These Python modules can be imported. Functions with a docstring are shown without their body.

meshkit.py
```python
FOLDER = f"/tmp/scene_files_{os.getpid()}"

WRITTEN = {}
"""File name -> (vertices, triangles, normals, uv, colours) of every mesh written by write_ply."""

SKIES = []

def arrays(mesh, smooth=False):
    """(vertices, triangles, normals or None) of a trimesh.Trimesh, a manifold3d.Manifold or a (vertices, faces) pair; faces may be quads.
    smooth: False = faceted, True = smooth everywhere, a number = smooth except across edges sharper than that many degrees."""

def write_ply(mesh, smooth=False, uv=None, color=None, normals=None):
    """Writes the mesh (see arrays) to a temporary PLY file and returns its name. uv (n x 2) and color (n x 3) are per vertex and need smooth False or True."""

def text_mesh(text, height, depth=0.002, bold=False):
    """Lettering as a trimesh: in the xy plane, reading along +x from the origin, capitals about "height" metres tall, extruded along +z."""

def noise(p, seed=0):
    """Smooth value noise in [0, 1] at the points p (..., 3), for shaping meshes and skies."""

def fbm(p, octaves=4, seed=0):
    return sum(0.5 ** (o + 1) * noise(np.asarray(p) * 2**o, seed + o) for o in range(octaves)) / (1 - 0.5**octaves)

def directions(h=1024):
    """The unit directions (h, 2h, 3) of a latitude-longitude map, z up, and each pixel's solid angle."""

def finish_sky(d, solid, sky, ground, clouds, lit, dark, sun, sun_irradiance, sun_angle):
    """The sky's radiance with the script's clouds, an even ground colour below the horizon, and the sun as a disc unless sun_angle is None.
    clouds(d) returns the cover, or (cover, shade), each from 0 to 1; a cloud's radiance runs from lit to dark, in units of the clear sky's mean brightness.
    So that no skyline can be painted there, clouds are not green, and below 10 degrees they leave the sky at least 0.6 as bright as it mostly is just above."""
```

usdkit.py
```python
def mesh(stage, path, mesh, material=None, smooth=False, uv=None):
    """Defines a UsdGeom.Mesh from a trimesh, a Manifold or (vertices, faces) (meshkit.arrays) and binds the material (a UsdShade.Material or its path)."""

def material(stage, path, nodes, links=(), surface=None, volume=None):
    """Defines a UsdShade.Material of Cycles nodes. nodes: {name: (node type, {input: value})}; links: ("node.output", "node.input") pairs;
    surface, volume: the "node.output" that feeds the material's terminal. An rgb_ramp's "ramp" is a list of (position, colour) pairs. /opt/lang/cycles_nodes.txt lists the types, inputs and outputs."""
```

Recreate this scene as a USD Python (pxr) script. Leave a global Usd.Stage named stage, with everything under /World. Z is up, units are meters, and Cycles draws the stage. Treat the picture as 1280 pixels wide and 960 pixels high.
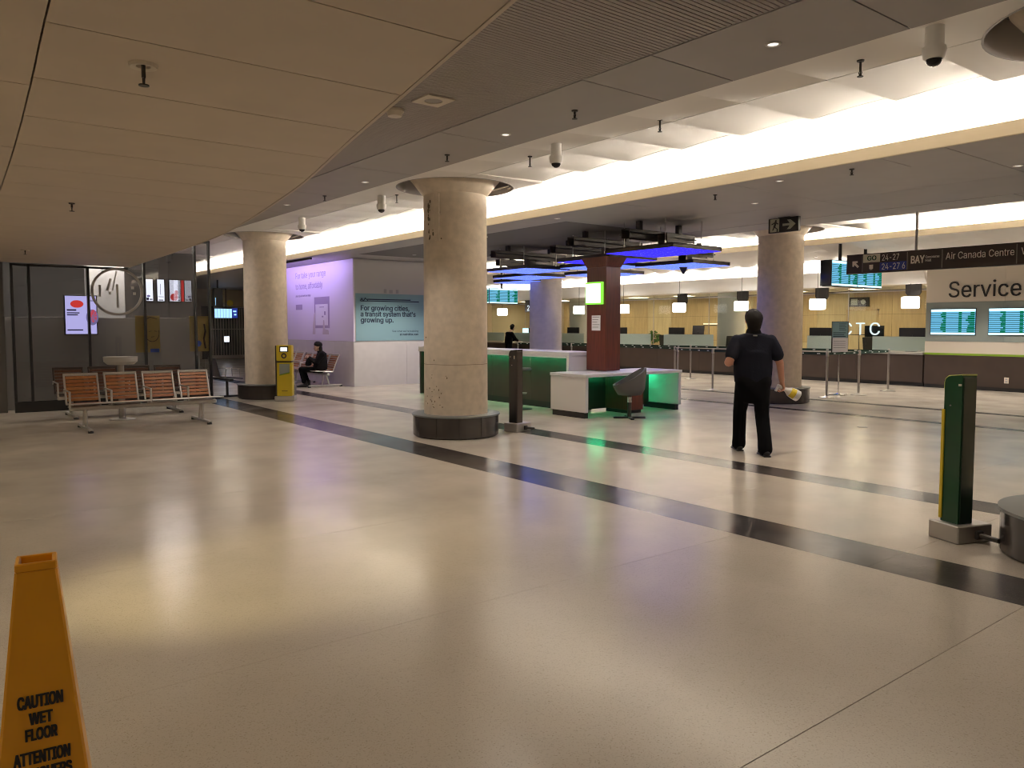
import math, random
import numpy as np, trimesh, manifold3d, usdkit, meshkit
from pxr import Usd, UsdGeom, UsdLux, Gf, Sdf, UsdShade
from scipy.interpolate import PchipInterpolator
random.seed(7); rng = np.random.default_rng(7)
stage = Usd.Stage.CreateInMemory()
UsdGeom.SetStageUpAxis(stage, 'Z'); UsdGeom.SetStageMetersPerUnit(stage, 1.0)
W = UsdGeom.Xform.Define(stage, '/World').GetPrim()
UsdGeom.Scope.Define(stage, '/World/Looks')
# ------------------------------------------------------------------ camera
EXPOSURE = 0.0
YAW, PITCH, EYE = math.radians(37.9), math.radians(3.5), 1.55
fw = np.array([-math.cos(YAW), math.sin(YAW), 0]); rt = np.array([math.sin(YAW), math.cos(YAW), 0]); upv = np.array([0, 0, 1.])
f3 = fw * math.cos(PITCH) - upv * math.sin(PITCH); u3 = upv * math.cos(PITCH) + fw * math.sin(PITCH)
cam = UsdGeom.Camera.Define(stage, '/World/Camera')
cam.CreateFocalLengthAttr(27.42); cam.CreateHorizontalApertureAttr(36.0); cam.CreateVerticalApertureAttr(27.0)
cam.CreateVerticalApertureOffsetAttr(-0.349); cam.CreateClippingRangeAttr(Gf.Vec2f(0.05, 500)); cam.CreateExposureAttr(EXPOSURE)
cam.AddTransformOp().Set(Gf.Matrix4d(*rt, 0, *u3, 0, *(-f3), 0, 0, 0, EYE, 1))
# ------------------------------------------------------------------ light levels (lamps and added fills are built where they hang)
L_COVE1, L_COVE2, L_COVE3 = 64.0, 80.0, 170.0
L_SPOT, L_OFFICE, L_VIOLET, L_SHOP, L_REAR, L_DOWN = 85.0, 30.0, 40.0, 150.0, 28.0, 24.0
WARM, NEUTRAL = (1.0, .86, .68), (1.0, .92, .82)
# ------------------------------------------------------------------ materials
MATS = {}
def mat(name, nodes, links, surface):
    MATS[name] = usdkit.material(stage, '/World/Looks/' + name, nodes, links, surface=surface); return MATS[name]
def P(name, color, rough=.5, metal=0, spec=.5, var=0, scale=6, coat=0, bump=0, bscale=60, stretch=None):
    n = {'p': ('principled_bsdf', dict(base_color=color, roughness=rough, metallic=metal, specular_ior_level=spec, coat_weight=coat))}; l = []
    if var or bump:
        n['g'] = ('geometry', {}); vec = 'g.position'
        if stretch: n['m'] = ('mapping', dict(scale=stretch)); l.append(('g.position', 'm.vector')); vec = 'm.vector'
    if var:
        n['t'] = ('noise_texture', dict(scale=scale, detail=4.)); l.append((vec, 't.vector'))
        c = np.array(color); n['r'] = ('rgb_ramp', dict(ramp=[(.3, tuple(c * (1 - var))), (.7, tuple(np.minimum(1, c * (1 + var))))]))
        l += [('t.fac', 'r.fac'), ('r.color', 'p.base_color')]
    if bump:
        n['bt'] = ('noise_texture', dict(scale=bscale, detail=3.)); n['b'] = ('bump', dict(strength=bump, distance=.01))
        l += [(vec, 'bt.vector'), ('bt.fac', 'b.height'), ('b.normal', 'p.normal')]
    return mat(name, n, l, 'p.BSDF')
def EM(name, color, strength):
    return mat(name, {'e': ('emission', dict(color=color, strength=strength))}, [], 'e.emission')
def GLASS(name, tint, refl=1.0, rough=0.0):
    return mat(name, {'t': ('transparent_bsdf', dict(color=tint)), 'g': ('glossy_bsdf', dict(color=(refl,) * 3, roughness=rough)), 'f': ('fresnel', dict(IOR=1.5)), 'q': ('geometry', {}), 'i': ('math', dict(math_type='subtract', value1=1.0)), 'x': ('math', dict(math_type='multiply')), 'm': ('mix_closure', {})},
               [('q.backfacing', 'i.value2'), ('f.fac', 'x.value1'), ('i.value', 'x.value2'), ('x.value', 'm.fac'), ('t.BSDF', 'm.closure1'), ('g.BSDF', 'm.closure2')], 'm.closure')
def terrazzo(name, base, chip, dark, rough, spec=.5):
    return mat(name, {'g': ('geometry', {}), 'v': ('voronoi_texture', dict(scale=230.)), 'w': ('rgb_ramp', dict(ramp=[(0, base), (.80, base), (.86, chip), (.95, chip), (1, dark)])), 's': ('separate_color', {}),
        'n': ('noise_texture', dict(scale=.9, detail=3.)), 'nr': ('rgb_ramp', dict(ramp=[(.3, (.90, .90, .90)), (.7, (1., 1., 1.))])), 'mx': ('mix', dict(mix_type='multiply', fac=1.)),
        'n2': ('noise_texture', dict(scale=1.3, detail=5.)), 'rr': ('map_range', dict(from_min=.3, from_max=.7, to_min=rough * .85, to_max=rough * 1.2)), 'p': ('principled_bsdf', dict(specular_ior_level=spec))},
        [('g.position', 'v.vector'), ('v.color', 's.color'), ('s.r', 'w.fac'), ('g.position', 'n.vector'), ('n.fac', 'nr.fac'), ('w.color', 'mx.color1'), ('nr.color', 'mx.color2'), ('mx.color', 'p.base_color'),
         ('g.position', 'n2.vector'), ('n2.fac', 'rr.value'), ('rr.result', 'p.roughness')], 'p.BSDF')
terrazzo('terrazzo', (.57, .505, .42), (.50, .44, .355), (.38, .32, .25), .22)
terrazzo('granite', (.046, .038, .034), (.065, .055, .05), (.10, .09, .08), .19, .36)
P('joint', (.03, .025, .02), .9)
P('ceil_warm', (.55, .47, .39), .55, var=.03, scale=3)
P('ceil_grey', (.37, .35, .345), .5, var=.03, scale=3)
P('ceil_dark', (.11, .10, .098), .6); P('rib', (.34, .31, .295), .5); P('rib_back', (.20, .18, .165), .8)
P('cove_white', (.86, .83, .79), .5); P('fascia', (.72, .62, .45), .5); P('shadow_gap', (.03, .025, .02), .8)
P('stone', (.60, .51, .40), .6, var=.10, scale=9, bump=.15, bscale=90)
P('stone_grey', (.58, .54, .50), .6, var=.06, scale=9)
P('plaster_dark', (.16, .12, .08), .9)
P('plinth', (.035, .028, .026), .18, coat=.3); P('plinth_top', (.16, .17, .17), .25)
P('black', (.012, .012, .012), .4); P('dark_metal', (.045, .04, .036), .35, .3); P('dark_brown', (.040, .028, .022), .45)
P('steel', (.55, .53, .50), .28, 1.0); P('steel_soft', (.50, .48, .45), .45, .8); P('chrome', (.8, .8, .8), .08, 1.0)
P('wood_slat', (.30, .105, .028), .38, var=.25, scale=14, stretch=(1, 1, 6)); P('wood_slat_b', (.36, .14, .04), .38, var=.25, scale=14, stretch=(1, 1, 6))
P('wood_dark', (.085, .028, .010), .45, var=.2, scale=14, stretch=(1, 1, 6)); P('wood_red', (.105, .022, .012), .35, var=.25, scale=7, stretch=(6, 6, .4)); P('wood_wall', (.52, .39, .21), .45, var=.12, scale=5, stretch=(4, 4, .3))
P('wood_wall_b', (.58, .47, .28), .45, var=.10, scale=5, stretch=(4, 4, .3)); P('wood_orange', (.42, .19, .07), .5, var=.15, scale=5, stretch=(5, 5, .3))
P('white_lam', (.72, .70, .68), .35); P('white_paint', (.74, .72, .69), .5); P('paper', (.8, .8, .82), .6); P('grey_tile', (.60, .58, .57), .35, var=.03)
P('lilac', (.74, .68, .84), .5); P('lilac_ink', (.36, .29, .46), .6); P('lilac_pale', (.78, .74, .84), .5); P('lilac_dark', (.22, .15, .33), .5); P('hand_pale', (.56, .48, .56), .6)
P('teal', (.215, .37, .42), .6); P('ink', (.012, .03, .06), .6); P('wall_grey', (.50, .49, .48), .6); P('letter_grey', (.36, .36, .36), .5)
P('yellow_plastic', (.74, .33, .008), .4, coat=.2); P('yellow', (.62, .47, .02), .4); P('black_ink', (.015, .012, .01), .6)
P('green_dark', (.004, .055, .018), .3, coat=.3); P('green_side', (.010, .028, .014), .25, coat=.5); P('yellow_green', (.42, .46, .10), .4); P('green_strip', (.20, .34, .02), .5)
P('grey_fabric', (.10, .095, .09), .9, bump=.2, bscale=300); P('base_dark', (.05, .034, .026), .35, var=.1, scale=3); P('panel_green', (.30, .37, .34), .35)
P('band_grey', (.26, .30, .28), .4); P('cream', (.60, .54, .46), .5); P('sign_brown', (.030, .020, .016), .4); P('sign_blue', (.02, .04, .24), .4); P('sign_ivory', (.62, .60, .46), .5); P('sign_text', (.75, .70, .62), .5)
P('sign_rule', (.18, .16, .14), .5); P('belt', (.008, .035, .020), .7); P('belt_grey', (.25, .24, .23), .5); P('belt_print', (.70, .72, .70), .6); P('exit_face', (.33, .34, .26), .6)
P('skin', (.50, .24, .16), .5); P('hair', (.007, .005, .004), .75, spec=.25, bump=.5, bscale=200); P('navy', (.011, .012, .020), .95, spec=.15, bump=.3, bscale=60); P('trousers', (.004, .004, .005), .95, spec=.12, bump=.3, bscale=40); P('shoe', (.008, .007, .007), .5); P('coat_black', (.006, .005, .006), .95, spec=.15, bump=.2, bscale=60); P('skin_pale', (.55, .36, .27), .5)
P('poster_tan', (.36, .27, .09), .6); P('poster_blue', (.05, .12, .55), .5); P('leaf', (.06, .16, .04), .5); P('pot', (.2, .18, .16), .6); P('ring', (.30, .28, .26), .4, .3); P('wall_dark', (.10, .095, .09), .7); P('wall_cream', (.50, .43, .30), .7)
P('shop_grey', (.22, .21, .20), .5); P('gate_bar', (.16, .14, .13), .35, .6); P('ivory_plastic', (.62, .56, .46), .4); P('purple_glass', (.01, .01, .012), .1); P('office_chair', (.02, .02, .022), .7); P('perf_grey', (.10, .09, .10), .45, .3); P('wall_room', (.45, .38, .29), .7)
GLASS('pane', (.86, .86, .87)); GLASS('pane_clear', (.90, .93, .91), .45)
mat('frost', {'t': ('transparent_bsdf', dict(color=(.70, .80, .76))), 'd': ('principled_bsdf', dict(base_color=(.42, .50, .47), roughness=.35)), 'm': ('mix_closure', dict(fac=.62))}, [('t.BSDF', 'm.closure1'), ('d.BSDF', 'm.closure2')], 'm.closure')
mat('leaf_t', {'d': ('diffuse_bsdf', dict(color=(.10, .22, .07))), 't': ('translucent_bsdf', dict(color=(.12, .25, .06))), 'm': ('mix_closure', dict(fac=.35))}, [('d.BSDF', 'm.closure1'), ('t.BSDF', 'm.closure2')], 'm.closure')
EM('cove1_lamp', (1., .89, .74), L_COVE1); EM('cove2_lamp', (1., .88, .72), L_COVE2); EM('cove3_lamp', (1., .93, .82), L_COVE3)
EM('down_lens', (1., .9, .8), 1.6); EM('pend_glow', (1., .95, .86), 5.0); EM('green_led', (.02, .9, .36), 30.0); EM('sign_lime', (.32, 1., .08), 1.0); EM('sign_face', (.85, 1., .75), 2.6)
EM('scr_blue', (.20, .62, .90), .95); EM('scr_white', (.62, .93, 1.), 1.5); EM('scr_green', (.0, .17, .06), .8); EM('scr_line', (.03, .16, .22), .5); EM('scr_dark', (.002, .01, .012), .3); EM('scr_lgreen', (.0, .24, .09), .9)
EM('menu_white', (.55, .52, .95), 1.1); EM('menu_red', (.85, .06, .05), .9); EM('menu_pale', (.85, .88, 1.), 1.5); EM('menu_violet', (.28, .25, .55), .7); EM('menu_ink', (.06, .05, .12), .3)
EM('menu_cyan', (.35, .62, 1.), 1.5); EM('menu_deep', (.04, .07, .45), .6); EM('neon', (.80, .92, 1.), 1.3); EM('kiosk_lcd', (.95, 1., 1.), 1.6); EM('violet_lamp', (.45, .25, 1.), 4.0); EM('monitor_blue', (.05, .05, .5), .4); EM('sconce', (1., .75, .45), 2.0)
mat('led_blue', {'g': ('geometry', {}), 'v': ('voronoi_texture', dict(scale=22.)), 'r': ('rgb_ramp', dict(ramp=[(0, (.75, .8, 2.2)), (.10, (.4, .45, 2.4)), (.2, (.07, .05, 1.7)), (1, (.055, .035, 1.5))])), 'e': ('emission', dict(strength=1.0))},
    [('g.position', 'v.vector'), ('v.distance', 'r.fac'), ('r.color', 'e.color')], 'e.emission')
mat('led_cyan', {'g': ('geometry', {}), 'v': ('voronoi_texture', dict(scale=22.)), 'r': ('rgb_ramp', dict(ramp=[(0, (.9, .95, 2.4)), (.15, (.5, .6, 2.6)), (.3, (.20, .30, 1.5)), (1, (.14, .24, 1.3))])), 'e': ('emission', dict(strength=1.15))},
    [('g.position', 'v.vector'), ('v.distance', 'r.fac'), ('r.color', 'e.color')], 'e.emission')
# ------------------------------------------------------------------ helpers
USED = {}
def path_for(name, parent):
    base = (str(parent.GetPath()) if parent else '/World') + '/' + name
    k = USED.get(base, -1) + 1; USED[base] = k
    return base if k == 0 else f'{base}_{k:03d}'
def tag(o, label=None, cat=None, group=None, kind=None):
    for k, v in (('label', label), ('category', cat), ('group', group), ('kind', kind)):
        if v: o.SetCustomDataByKey(k, v)
    return o
def obj(name, mesh, m, parent=None, smooth=False, label=None):
    p = usdkit.mesh(stage, path_for(name, parent), mesh, MATS[m], smooth).GetPrim()
    return tag(p, label) if label else p
def thing(name, label, cat=None, loc=(0, 0, 0), rotz=0, group=None, kind=None):
    x = UsdGeom.Xform.Define(stage, path_for(name, None)); x.AddTranslateOp().Set(Gf.Vec3d(*map(float, loc))); x.AddRotateZOp().Set(float(rotz))
    return tag(x.GetPrim(), label, cat, group, kind)
def sub(name, parent):
    return UsdGeom.Xform.Define(stage, path_for(name, parent)).GetPrim()
def single(name, mesh, m, label, cat=None, group=None, kind=None, smooth=False):
    return tag(obj(name, mesh, m, None, smooth), label, cat, group, kind)
def dup(root, loc, rotz=0, label=None, group=None):
    was = root.GetCustomData()
    name = root.GetName().rstrip('0123456789').rstrip('_') if root.GetName()[-3:].isdigit() else root.GetName()
    r = thing(name, label or was['label'], was.get('category'), loc, rotz, group or was.get('group'))
    r.GetReferences().AddInternalReference(root.GetPath()); r.SetInstanceable(True)
    return r
cat_ = trimesh.util.concatenate
BF = np.array([[0, 2, 1], [1, 2, 3], [4, 5, 6], [5, 7, 6], [0, 1, 4], [1, 5, 4], [2, 6, 3], [3, 6, 7], [0, 4, 2], [2, 4, 6], [1, 3, 5], [3, 7, 5]])
def bx(x0, x1, y0, y1, z0, z1, b=0):
    if b:
        c = np.array([(x0 + x1) / 2, (y0 + y1) / 2, (z0 + z1) / 2]); h = np.array([x1 - x0, y1 - y0, z1 - z0]) / 2; b = min(b, *(h * .49)); pts = []
        for s in np.ndindex(2, 2, 2):
            s = np.array(s) * 2 - 1
            for k in range(3): d = h - b; d[k] = h[k]; pts.append(c + s * d)
        return trimesh.convex.convex_hull(np.array(pts))
    v = np.array([[x, y, z] for z in (z0, z1) for y in (y0, y1) for x in (x0, x1)], float)
    return trimesh.Trimesh(v, BF, process=False)
def cb(cx, cy, cz, sx, sy, sz, b=0): return bx(cx - sx / 2, cx + sx / 2, cy - sy / 2, cy + sy / 2, cz - sz / 2, cz + sz / 2, b)
def rod(a, b, r, n=10, r2=None):
    a, b = np.array(a, float), np.array(b, float); d = b - a; L = np.linalg.norm(d); d /= L
    x = np.cross(d, [0, 0, 1.]) if abs(d[2]) < .99 else np.array([1., 0, 0]); x /= np.linalg.norm(x); y = np.cross(d, x)
    t = np.linspace(0, 2 * np.pi, n, endpoint=False); ring = np.cos(t)[:, None] * x + np.sin(t)[:, None] * y
    v = np.vstack([a + ring * r, b + ring * (r if r2 is None else r2), [a], [b]]); f = []
    for i in range(n):
        j = (i + 1) % n; f += [[i, i + n, j], [j, i + n, j + n], [2 * n, i, j], [2 * n + 1, j + n, i + n]]
    m = trimesh.Trimesh(v, f, process=False); m.fix_normals(); return m
def tube(pts, r, n=8): return cat_([rod(p, q, r, n) for p, q in zip(pts[:-1], pts[1:])] + [trimesh.creation.icosphere(1, r).apply_translation(p) for p in pts[1:-1]])
def lathe(prof, n=48, at=(0, 0, 0), a0=0, a1=2 * math.pi):
    """Closed solid of revolution; prof (r, z) pairs running once round the section."""
    prof = np.array(prof, float); full = abs(a1 - a0 - 2 * math.pi) < 1e-6; t = np.linspace(a0, a1, n, endpoint=not full); k = len(prof)
    v = np.vstack([np.c_[prof[:, 0] * math.cos(a), prof[:, 0] * math.sin(a), prof[:, 1]] for a in t]) + np.array(at); f = []
    for i in range(n if full else n - 1):
        j = (i + 1) % n
        for q in range(k):
            w = (q + 1) % k; f += [[i * k + q, j * k + q, i * k + w], [i * k + w, j * k + q, j * k + w]]
    if not full:
        for q in range(1, k - 1): f += [[0, q, q + 1], [(n - 1) * k, (n - 1) * k + q + 1, (n - 1) * k + q]]
    m = trimesh.Trimesh(v, f, process=True); m.update_faces(m.nondegenerate_faces()); m.fix_normals(); return m
def prism(poly, z0, z1):
    from shapely.geometry import Polygon
    p = poly if hasattr(poly, 'exterior') else Polygon(poly)
    if not p.is_valid: p = p.buffer(0)
    return trimesh.creation.extrude_polygon(p, z1 - z0, engine='earcut').apply_translation([0, 0, z0])
def T(m, loc=(0, 0, 0), rx=0, ry=0, rz=0, s=None):
    m = m.copy()
    if s is not None: m.apply_scale(s)
    for a, ax in ((rx, [1, 0, 0]), (ry, [0, 1, 0]), (rz, [0, 0, 1])):
        if a: m.apply_transform(trimesh.transformations.rotation_matrix(math.radians(a), ax))
    return m.apply_translation(loc)
def text(s, h, loc, face='-y', center=False, bold=False, width=None, right=False, depth=.003):
    m = meshkit.text_mesh(s, h, depth, bold)
    if bold: m = cat_([m.copy().apply_translation([q * h, 0, k * .0005]) for k, q in enumerate((-.022, 0, .022))])
    w = m.bounds[1][0] - m.bounds[0][0]
    if width: m.apply_scale([width / w, 1, 1]); w = width
    if center: m.apply_translation([-w / 2 - m.bounds[0][0], 0, 0])
    if right: m.apply_translation([-m.bounds[1][0], 0, 0])
    return T(m, loc, rx=90, rz={'-y': 0, '+x': 90, '+y': 180, '-x': -90}[face])
def ell(c, r, sub=2): return trimesh.creation.icosphere(sub, 1.).apply_scale(r).apply_translation(c)
# ================================================================== SETTING
Y1, Y2, Y3, Y4, ZC, ZL = 4.72, 8.0, 12.35, 15.45, 3.29, 2.68
X0, XE, YB, YF = -38.5, 5.0, -6.0, 24.6
# ---- floor
fl = thing('floor', 'polished cream terrazzo floor with black granite bands', None, kind='structure')
obj('screed', bx(X0, XE, YB, YF + .3, -.12, -.022), 'joint', fl)
bands = [(YB, 4.85, -1.60), (5.38, 7.07, -2.5), (7.50, 12.95, -1.6), (13.20, 15.05, -2.5), (15.30, YF, -1.6)]
def xcuts(ref, pitch=1.9): return [x for x in np.arange(ref - pitch * 30, XE, pitch) if x > X0]
for (a, b, ref) in bands:
    c = [X0] + xcuts(ref) + [XE]
    for p, q in zip(c[:-1], c[1:]):
        g = .0022 if abs(q + 1.6) < .01 and a < 0 else .0010; g0 = .0022 if abs(p + 1.6) < .01 and a < 0 else .0010
        obj('slab', bx(p + g0, q - g, a + .001, b - .001, -.022, 0), 'terrazzo', fl)
for (a, b) in ((4.85, 5.38), (7.07, 7.50), (12.95, 13.20), (15.05, 15.30)):
    c = [X0] + xcuts(-2.5) + [XE]
    for p, q in zip(c[:-1], c[1:]):
        obj('band_slab', bx(p + .0012, q - .0012, a, b, -.022, 0), 'granite', fl)
single('floor_drain', lathe([(0, 0), (.075, 0), (.075, .004), (0, .004)], 20, (-6.11, 11.6, 0)), 'dark_metal', 'small round dark floor box cover in the pale floor right of the walking man', 'floor cover')
# ---- low warm ceiling at the left, with its curved edge
ex = np.array([-16.4, -15.0, -10.6, -6.4, -4.15, -3.35, -2.61, -2.19, 0, 2.5, XE])
ey = np.array([3.46, 3.40, 3.20, 2.62, 2.13, 1.96, 1.80, 1.71, 1.27, .74, .2]); edge = PchipInterpolator(ex, ey)
seam = PchipInterpolator([-16.4, -6.35, -4.3, -3.43, XE], [.95, .615, .51, .456, .05])
lc = thing('ceiling', 'low warm beige panelled ceiling with a curved edge', None, kind='structure')
cuts = sorted([x for x in np.arange(-2.63 - .78 * 17, XE, .78)] + [-16.38, XE])
for p, q in zip(cuts[:-1], cuts[1:]):
    xs = np.linspace(p + .004, q - .004, 5)
    top = [(x, float(edge(x)) - .010) for x in xs]; mid = [(x, float(seam(x)) + .004) for x in xs]
    obj('panel', prism(top + mid[::-1], ZL, ZL + .03), 'ceil_warm', lc)
cuts0 = sorted([x for x in np.arange(-5.9 - 1.56 * 7, XE, 1.56) if x > -16.4] + [-16.38, XE])
for p, q in zip(cuts0[:-1], cuts0[1:]):
    xs = np.linspace(p + .004, q - .004, 5); mid = [(x, float(seam(x)) - .004) for x in xs]
    obj('panel', prism([(p + .004, -2.0), (q - .004, -2.0)] + mid[::-1], ZL, ZL + .03), 'ceil_warm', lc)
    obj('panel', prism([(p + .004, YB), (q - .004, YB), (q - .004, -2.008), (p + .004, -2.008)], ZL, ZL + .03), 'ceil_warm', lc)
exs = np.linspace(-16.4, XE, 90)
obj('backing', prism([(x, float(edge(x)) - .012) for x in exs] + [(XE, YB), (-16.4, YB)], ZL + .032, ZL + .06), 'shadow_gap', lc)
outer = [(x, float(edge(x)) + .012) for x in exs]; inner = [(x, float(edge(x)) - .008) for x in exs]
obj('edge_trim', prism(outer + inner[::-1], ZL - .003, ZC), 'ceil_warm', lc)
# ---- high ceiling: ribbed field, flat bands, far field
hc = thing('ceiling', 'high grey ceiling with a ribbed field and flat metal panels', None, kind='structure')
obj('backing', prism([(x, float(edge(x)) - .3) for x in exs[::-1]] + [(X0, 2.9), (X0, 3.86), (XE, 3.86)], ZC + .022, ZC + .05), 'rib_back', hc)
ribs = []
for x in np.arange(-16.3, 4.5, .035):
    ribs.append(bx(x, x + .028, float(edge(x)) + .014, 3.845, ZC, ZC + .022))
tag(obj('rib', cat_(ribs), 'rib', hc), kind='stuff')
obj('panel', bx(X0, -16.42, YB, 3.845, ZC, ZC + .05), 'ceil_grey', hc)
cc = [X0] + [x for x in np.arange(-2.26 - 1.88 * 20, XE, 1.88) if x > X0] + [XE]
cc = sorted(cc + [-3.5])
for p, q in zip(cc[:-1], cc[1:]):
    obj('panel', bx(p + .005, q - .005, 3.86, Y1, ZC, ZC + .05), 'ceil_grey', hc)
    obj('panel', bx(p + .005, q - .005, Y2 + .042, Y2 + .74, ZC, ZC + .05), 'ceil_grey', hc)
    obj('panel', bx(p + .005, q - .005, Y3 - .75, Y3, ZC, ZC + .05), 'ceil_grey', hc)
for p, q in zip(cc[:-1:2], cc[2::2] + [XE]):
    cm_ = 'ceil_dark' if -19 < (p + q) / 2 < -9.8 else 'ceil_grey'  # darker tone paints in the unlit ceiling above the canopy
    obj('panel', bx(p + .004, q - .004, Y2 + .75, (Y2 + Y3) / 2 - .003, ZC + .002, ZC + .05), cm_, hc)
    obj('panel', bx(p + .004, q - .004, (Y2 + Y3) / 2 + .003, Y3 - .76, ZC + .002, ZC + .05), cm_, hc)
obj('backing', bx(X0, XE, 3.87, Y1 - .03, ZC + .051, ZC + .06), 'shadow_gap', hc)
obj('backing', bx(X0, XE, Y2 + .05, Y3 - .03, ZC + .051, ZC + .06), 'shadow_gap', hc)
# ---- coves: curved white panels, lit by lamp strips in a trough behind the fascia
from shapely.geometry import Polygon, Point, box as sbox
HOLES = [(px_, py_) for py_ in (6.22, 14.2) for px_ in (-1.58, -9.3, -16.7, -24.2, -31.7)]
def sail(x0, x1, y0, y1, z, A, n=6, ww=lambda v: np.sin(np.pi * v)):
    u = np.linspace(0, 1, n + 1); U, V = np.meshgrid(u, u, indexing='ij')
    z = z if np.ndim(z) else (z, z)
    X = x0 + (x1 - x0) * U; Y = y0 + (y1 - y0) * V; Z = z[0] + (z[1] - z[0]) * V + A * ww(V) * (2 * U - 1 + .5 * np.sin(np.pi * U))
    lo = np.stack([X, Y, Z], -1).reshape(-1, 3); hi = lo + [0, 0, .012]; k = n + 1; f = []
    for i in range(n):
        for j in range(n):
            a, b, c, d = i * k + j, (i + 1) * k + j, (i + 1) * k + j + 1, i * k + j + 1
            f += [[a, c, b], [a, d, c]]; o = k * k; f += [[a + o, b + o, c + o], [a + o, c + o, d + o]]
    rim = [i * k for i in range(k)] + [n * k + j for j in range(1, k)] + [i * k + n for i in range(n - 1, -1, -1)] + [j for j in range(n - 1, 0, -1)]
    for a, b in zip(rim, rim[1:] + rim[:1]): f += [[a, b, b + k * k], [a, b + k * k, a + k * k]]
    return trimesh.Trimesh(np.vstack([lo, hi]), f, process=False)
def cove(label, ya, yb, zt, lamp, rows, xa, xb, k):
    t = thing('ceiling', label, None, kind='structure')
    xs = np.arange(-4.26 + .8 * 11, xa, -.8)
    for r, (r0, r1, A, za, zb) in enumerate(rows):
        for x in xs:
            x1_, x0_ = min(x, xb), max(x - .792, xa)
            if x1_ - x0_ < .1: continue
            near = [(hx, hy) for hx, hy in HOLES if abs(hx - (x0_ + x1_) / 2) < 1.25 and abs(hy - (r0 + r1) / 2) < 1.45]
            m = None
            if near:      # flat panels cut round for the column heads
                g = sbox(x0_, r0, x1_, r1)
                for h in near: g = g.difference(Point(*h).buffer(.82, 24))
                if g.is_empty or g.area < .02: continue
                if g.area < (x1_ - x0_) * (r1 - r0) - .01:
                    m = cat_([prism(q, zt, zt + .03) for q in getattr(g, 'geoms', [g]) if q.area > .004])
            obj('panel', m if m is not None else sail(x0_, x1_, r0, r1, (zt + za, zt + zb), A, 8, [lambda v: 1 - v ** 1.5, lambda v: v ** 1.2, lambda v: 1 - v][r]), 'cove_white', t, smooth=35)
    for hx, hy in HOLES:
        if ya < hy < yb: obj('hole_ring', lathe([(.815, zt - .004), (.83, zt - .004), (.83, zt + .27), (.815, zt + .27)], 56, (hx, hy, 0)), 'ceil_grey', t, smooth=40)
    obj('upstand', bx(xa, xb, ya - .028, ya - .008, ZC + .004, zt + .28), 'cove_white', t)
    obj('cove_back', bx(xa, xb, yb + .5, yb + .52, ZC + .05, zt + .28), 'cove_white', t)
    obj('deck', bx(xa, xb, ya, yb + .52, zt + .28, zt + .30), 'shadow_gap', t)
    tr = thing('trim', f'cream fascia along the far edge of the {label.split(" cove")[0].split("curved ")[-1]} light cove', None, kind='structure')
    obj('fascia', bx(xa, xb, yb, yb + .04, ZC - .004, ZC + .125), 'fascia', tr)
    obj('trough', bx(xa, xb, yb + .04, yb + .52, ZC + .035, ZC + .05), 'cove_white', tr)
    for x in np.arange(xb - .1, xa + 1.3, -1.25):
        obj('lamp', trimesh.convex.convex_hull(np.array([(q, yb + dy, ZC + dz) for q in (x - 1.2, x) for dy, dz in ((.28, .052), (.46, .052), (.46, .20))])), lamp, tr)
cove('white curved near cove ceiling of sail panels', Y1, Y2, 3.50, 'cove1_lamp', [(Y1, 5.85, .040, -.02, 0), (5.86, 6.95, .020, 0, .05), (6.96, 8.5, .020, .05, .22)], X0, XE, 0)
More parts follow.
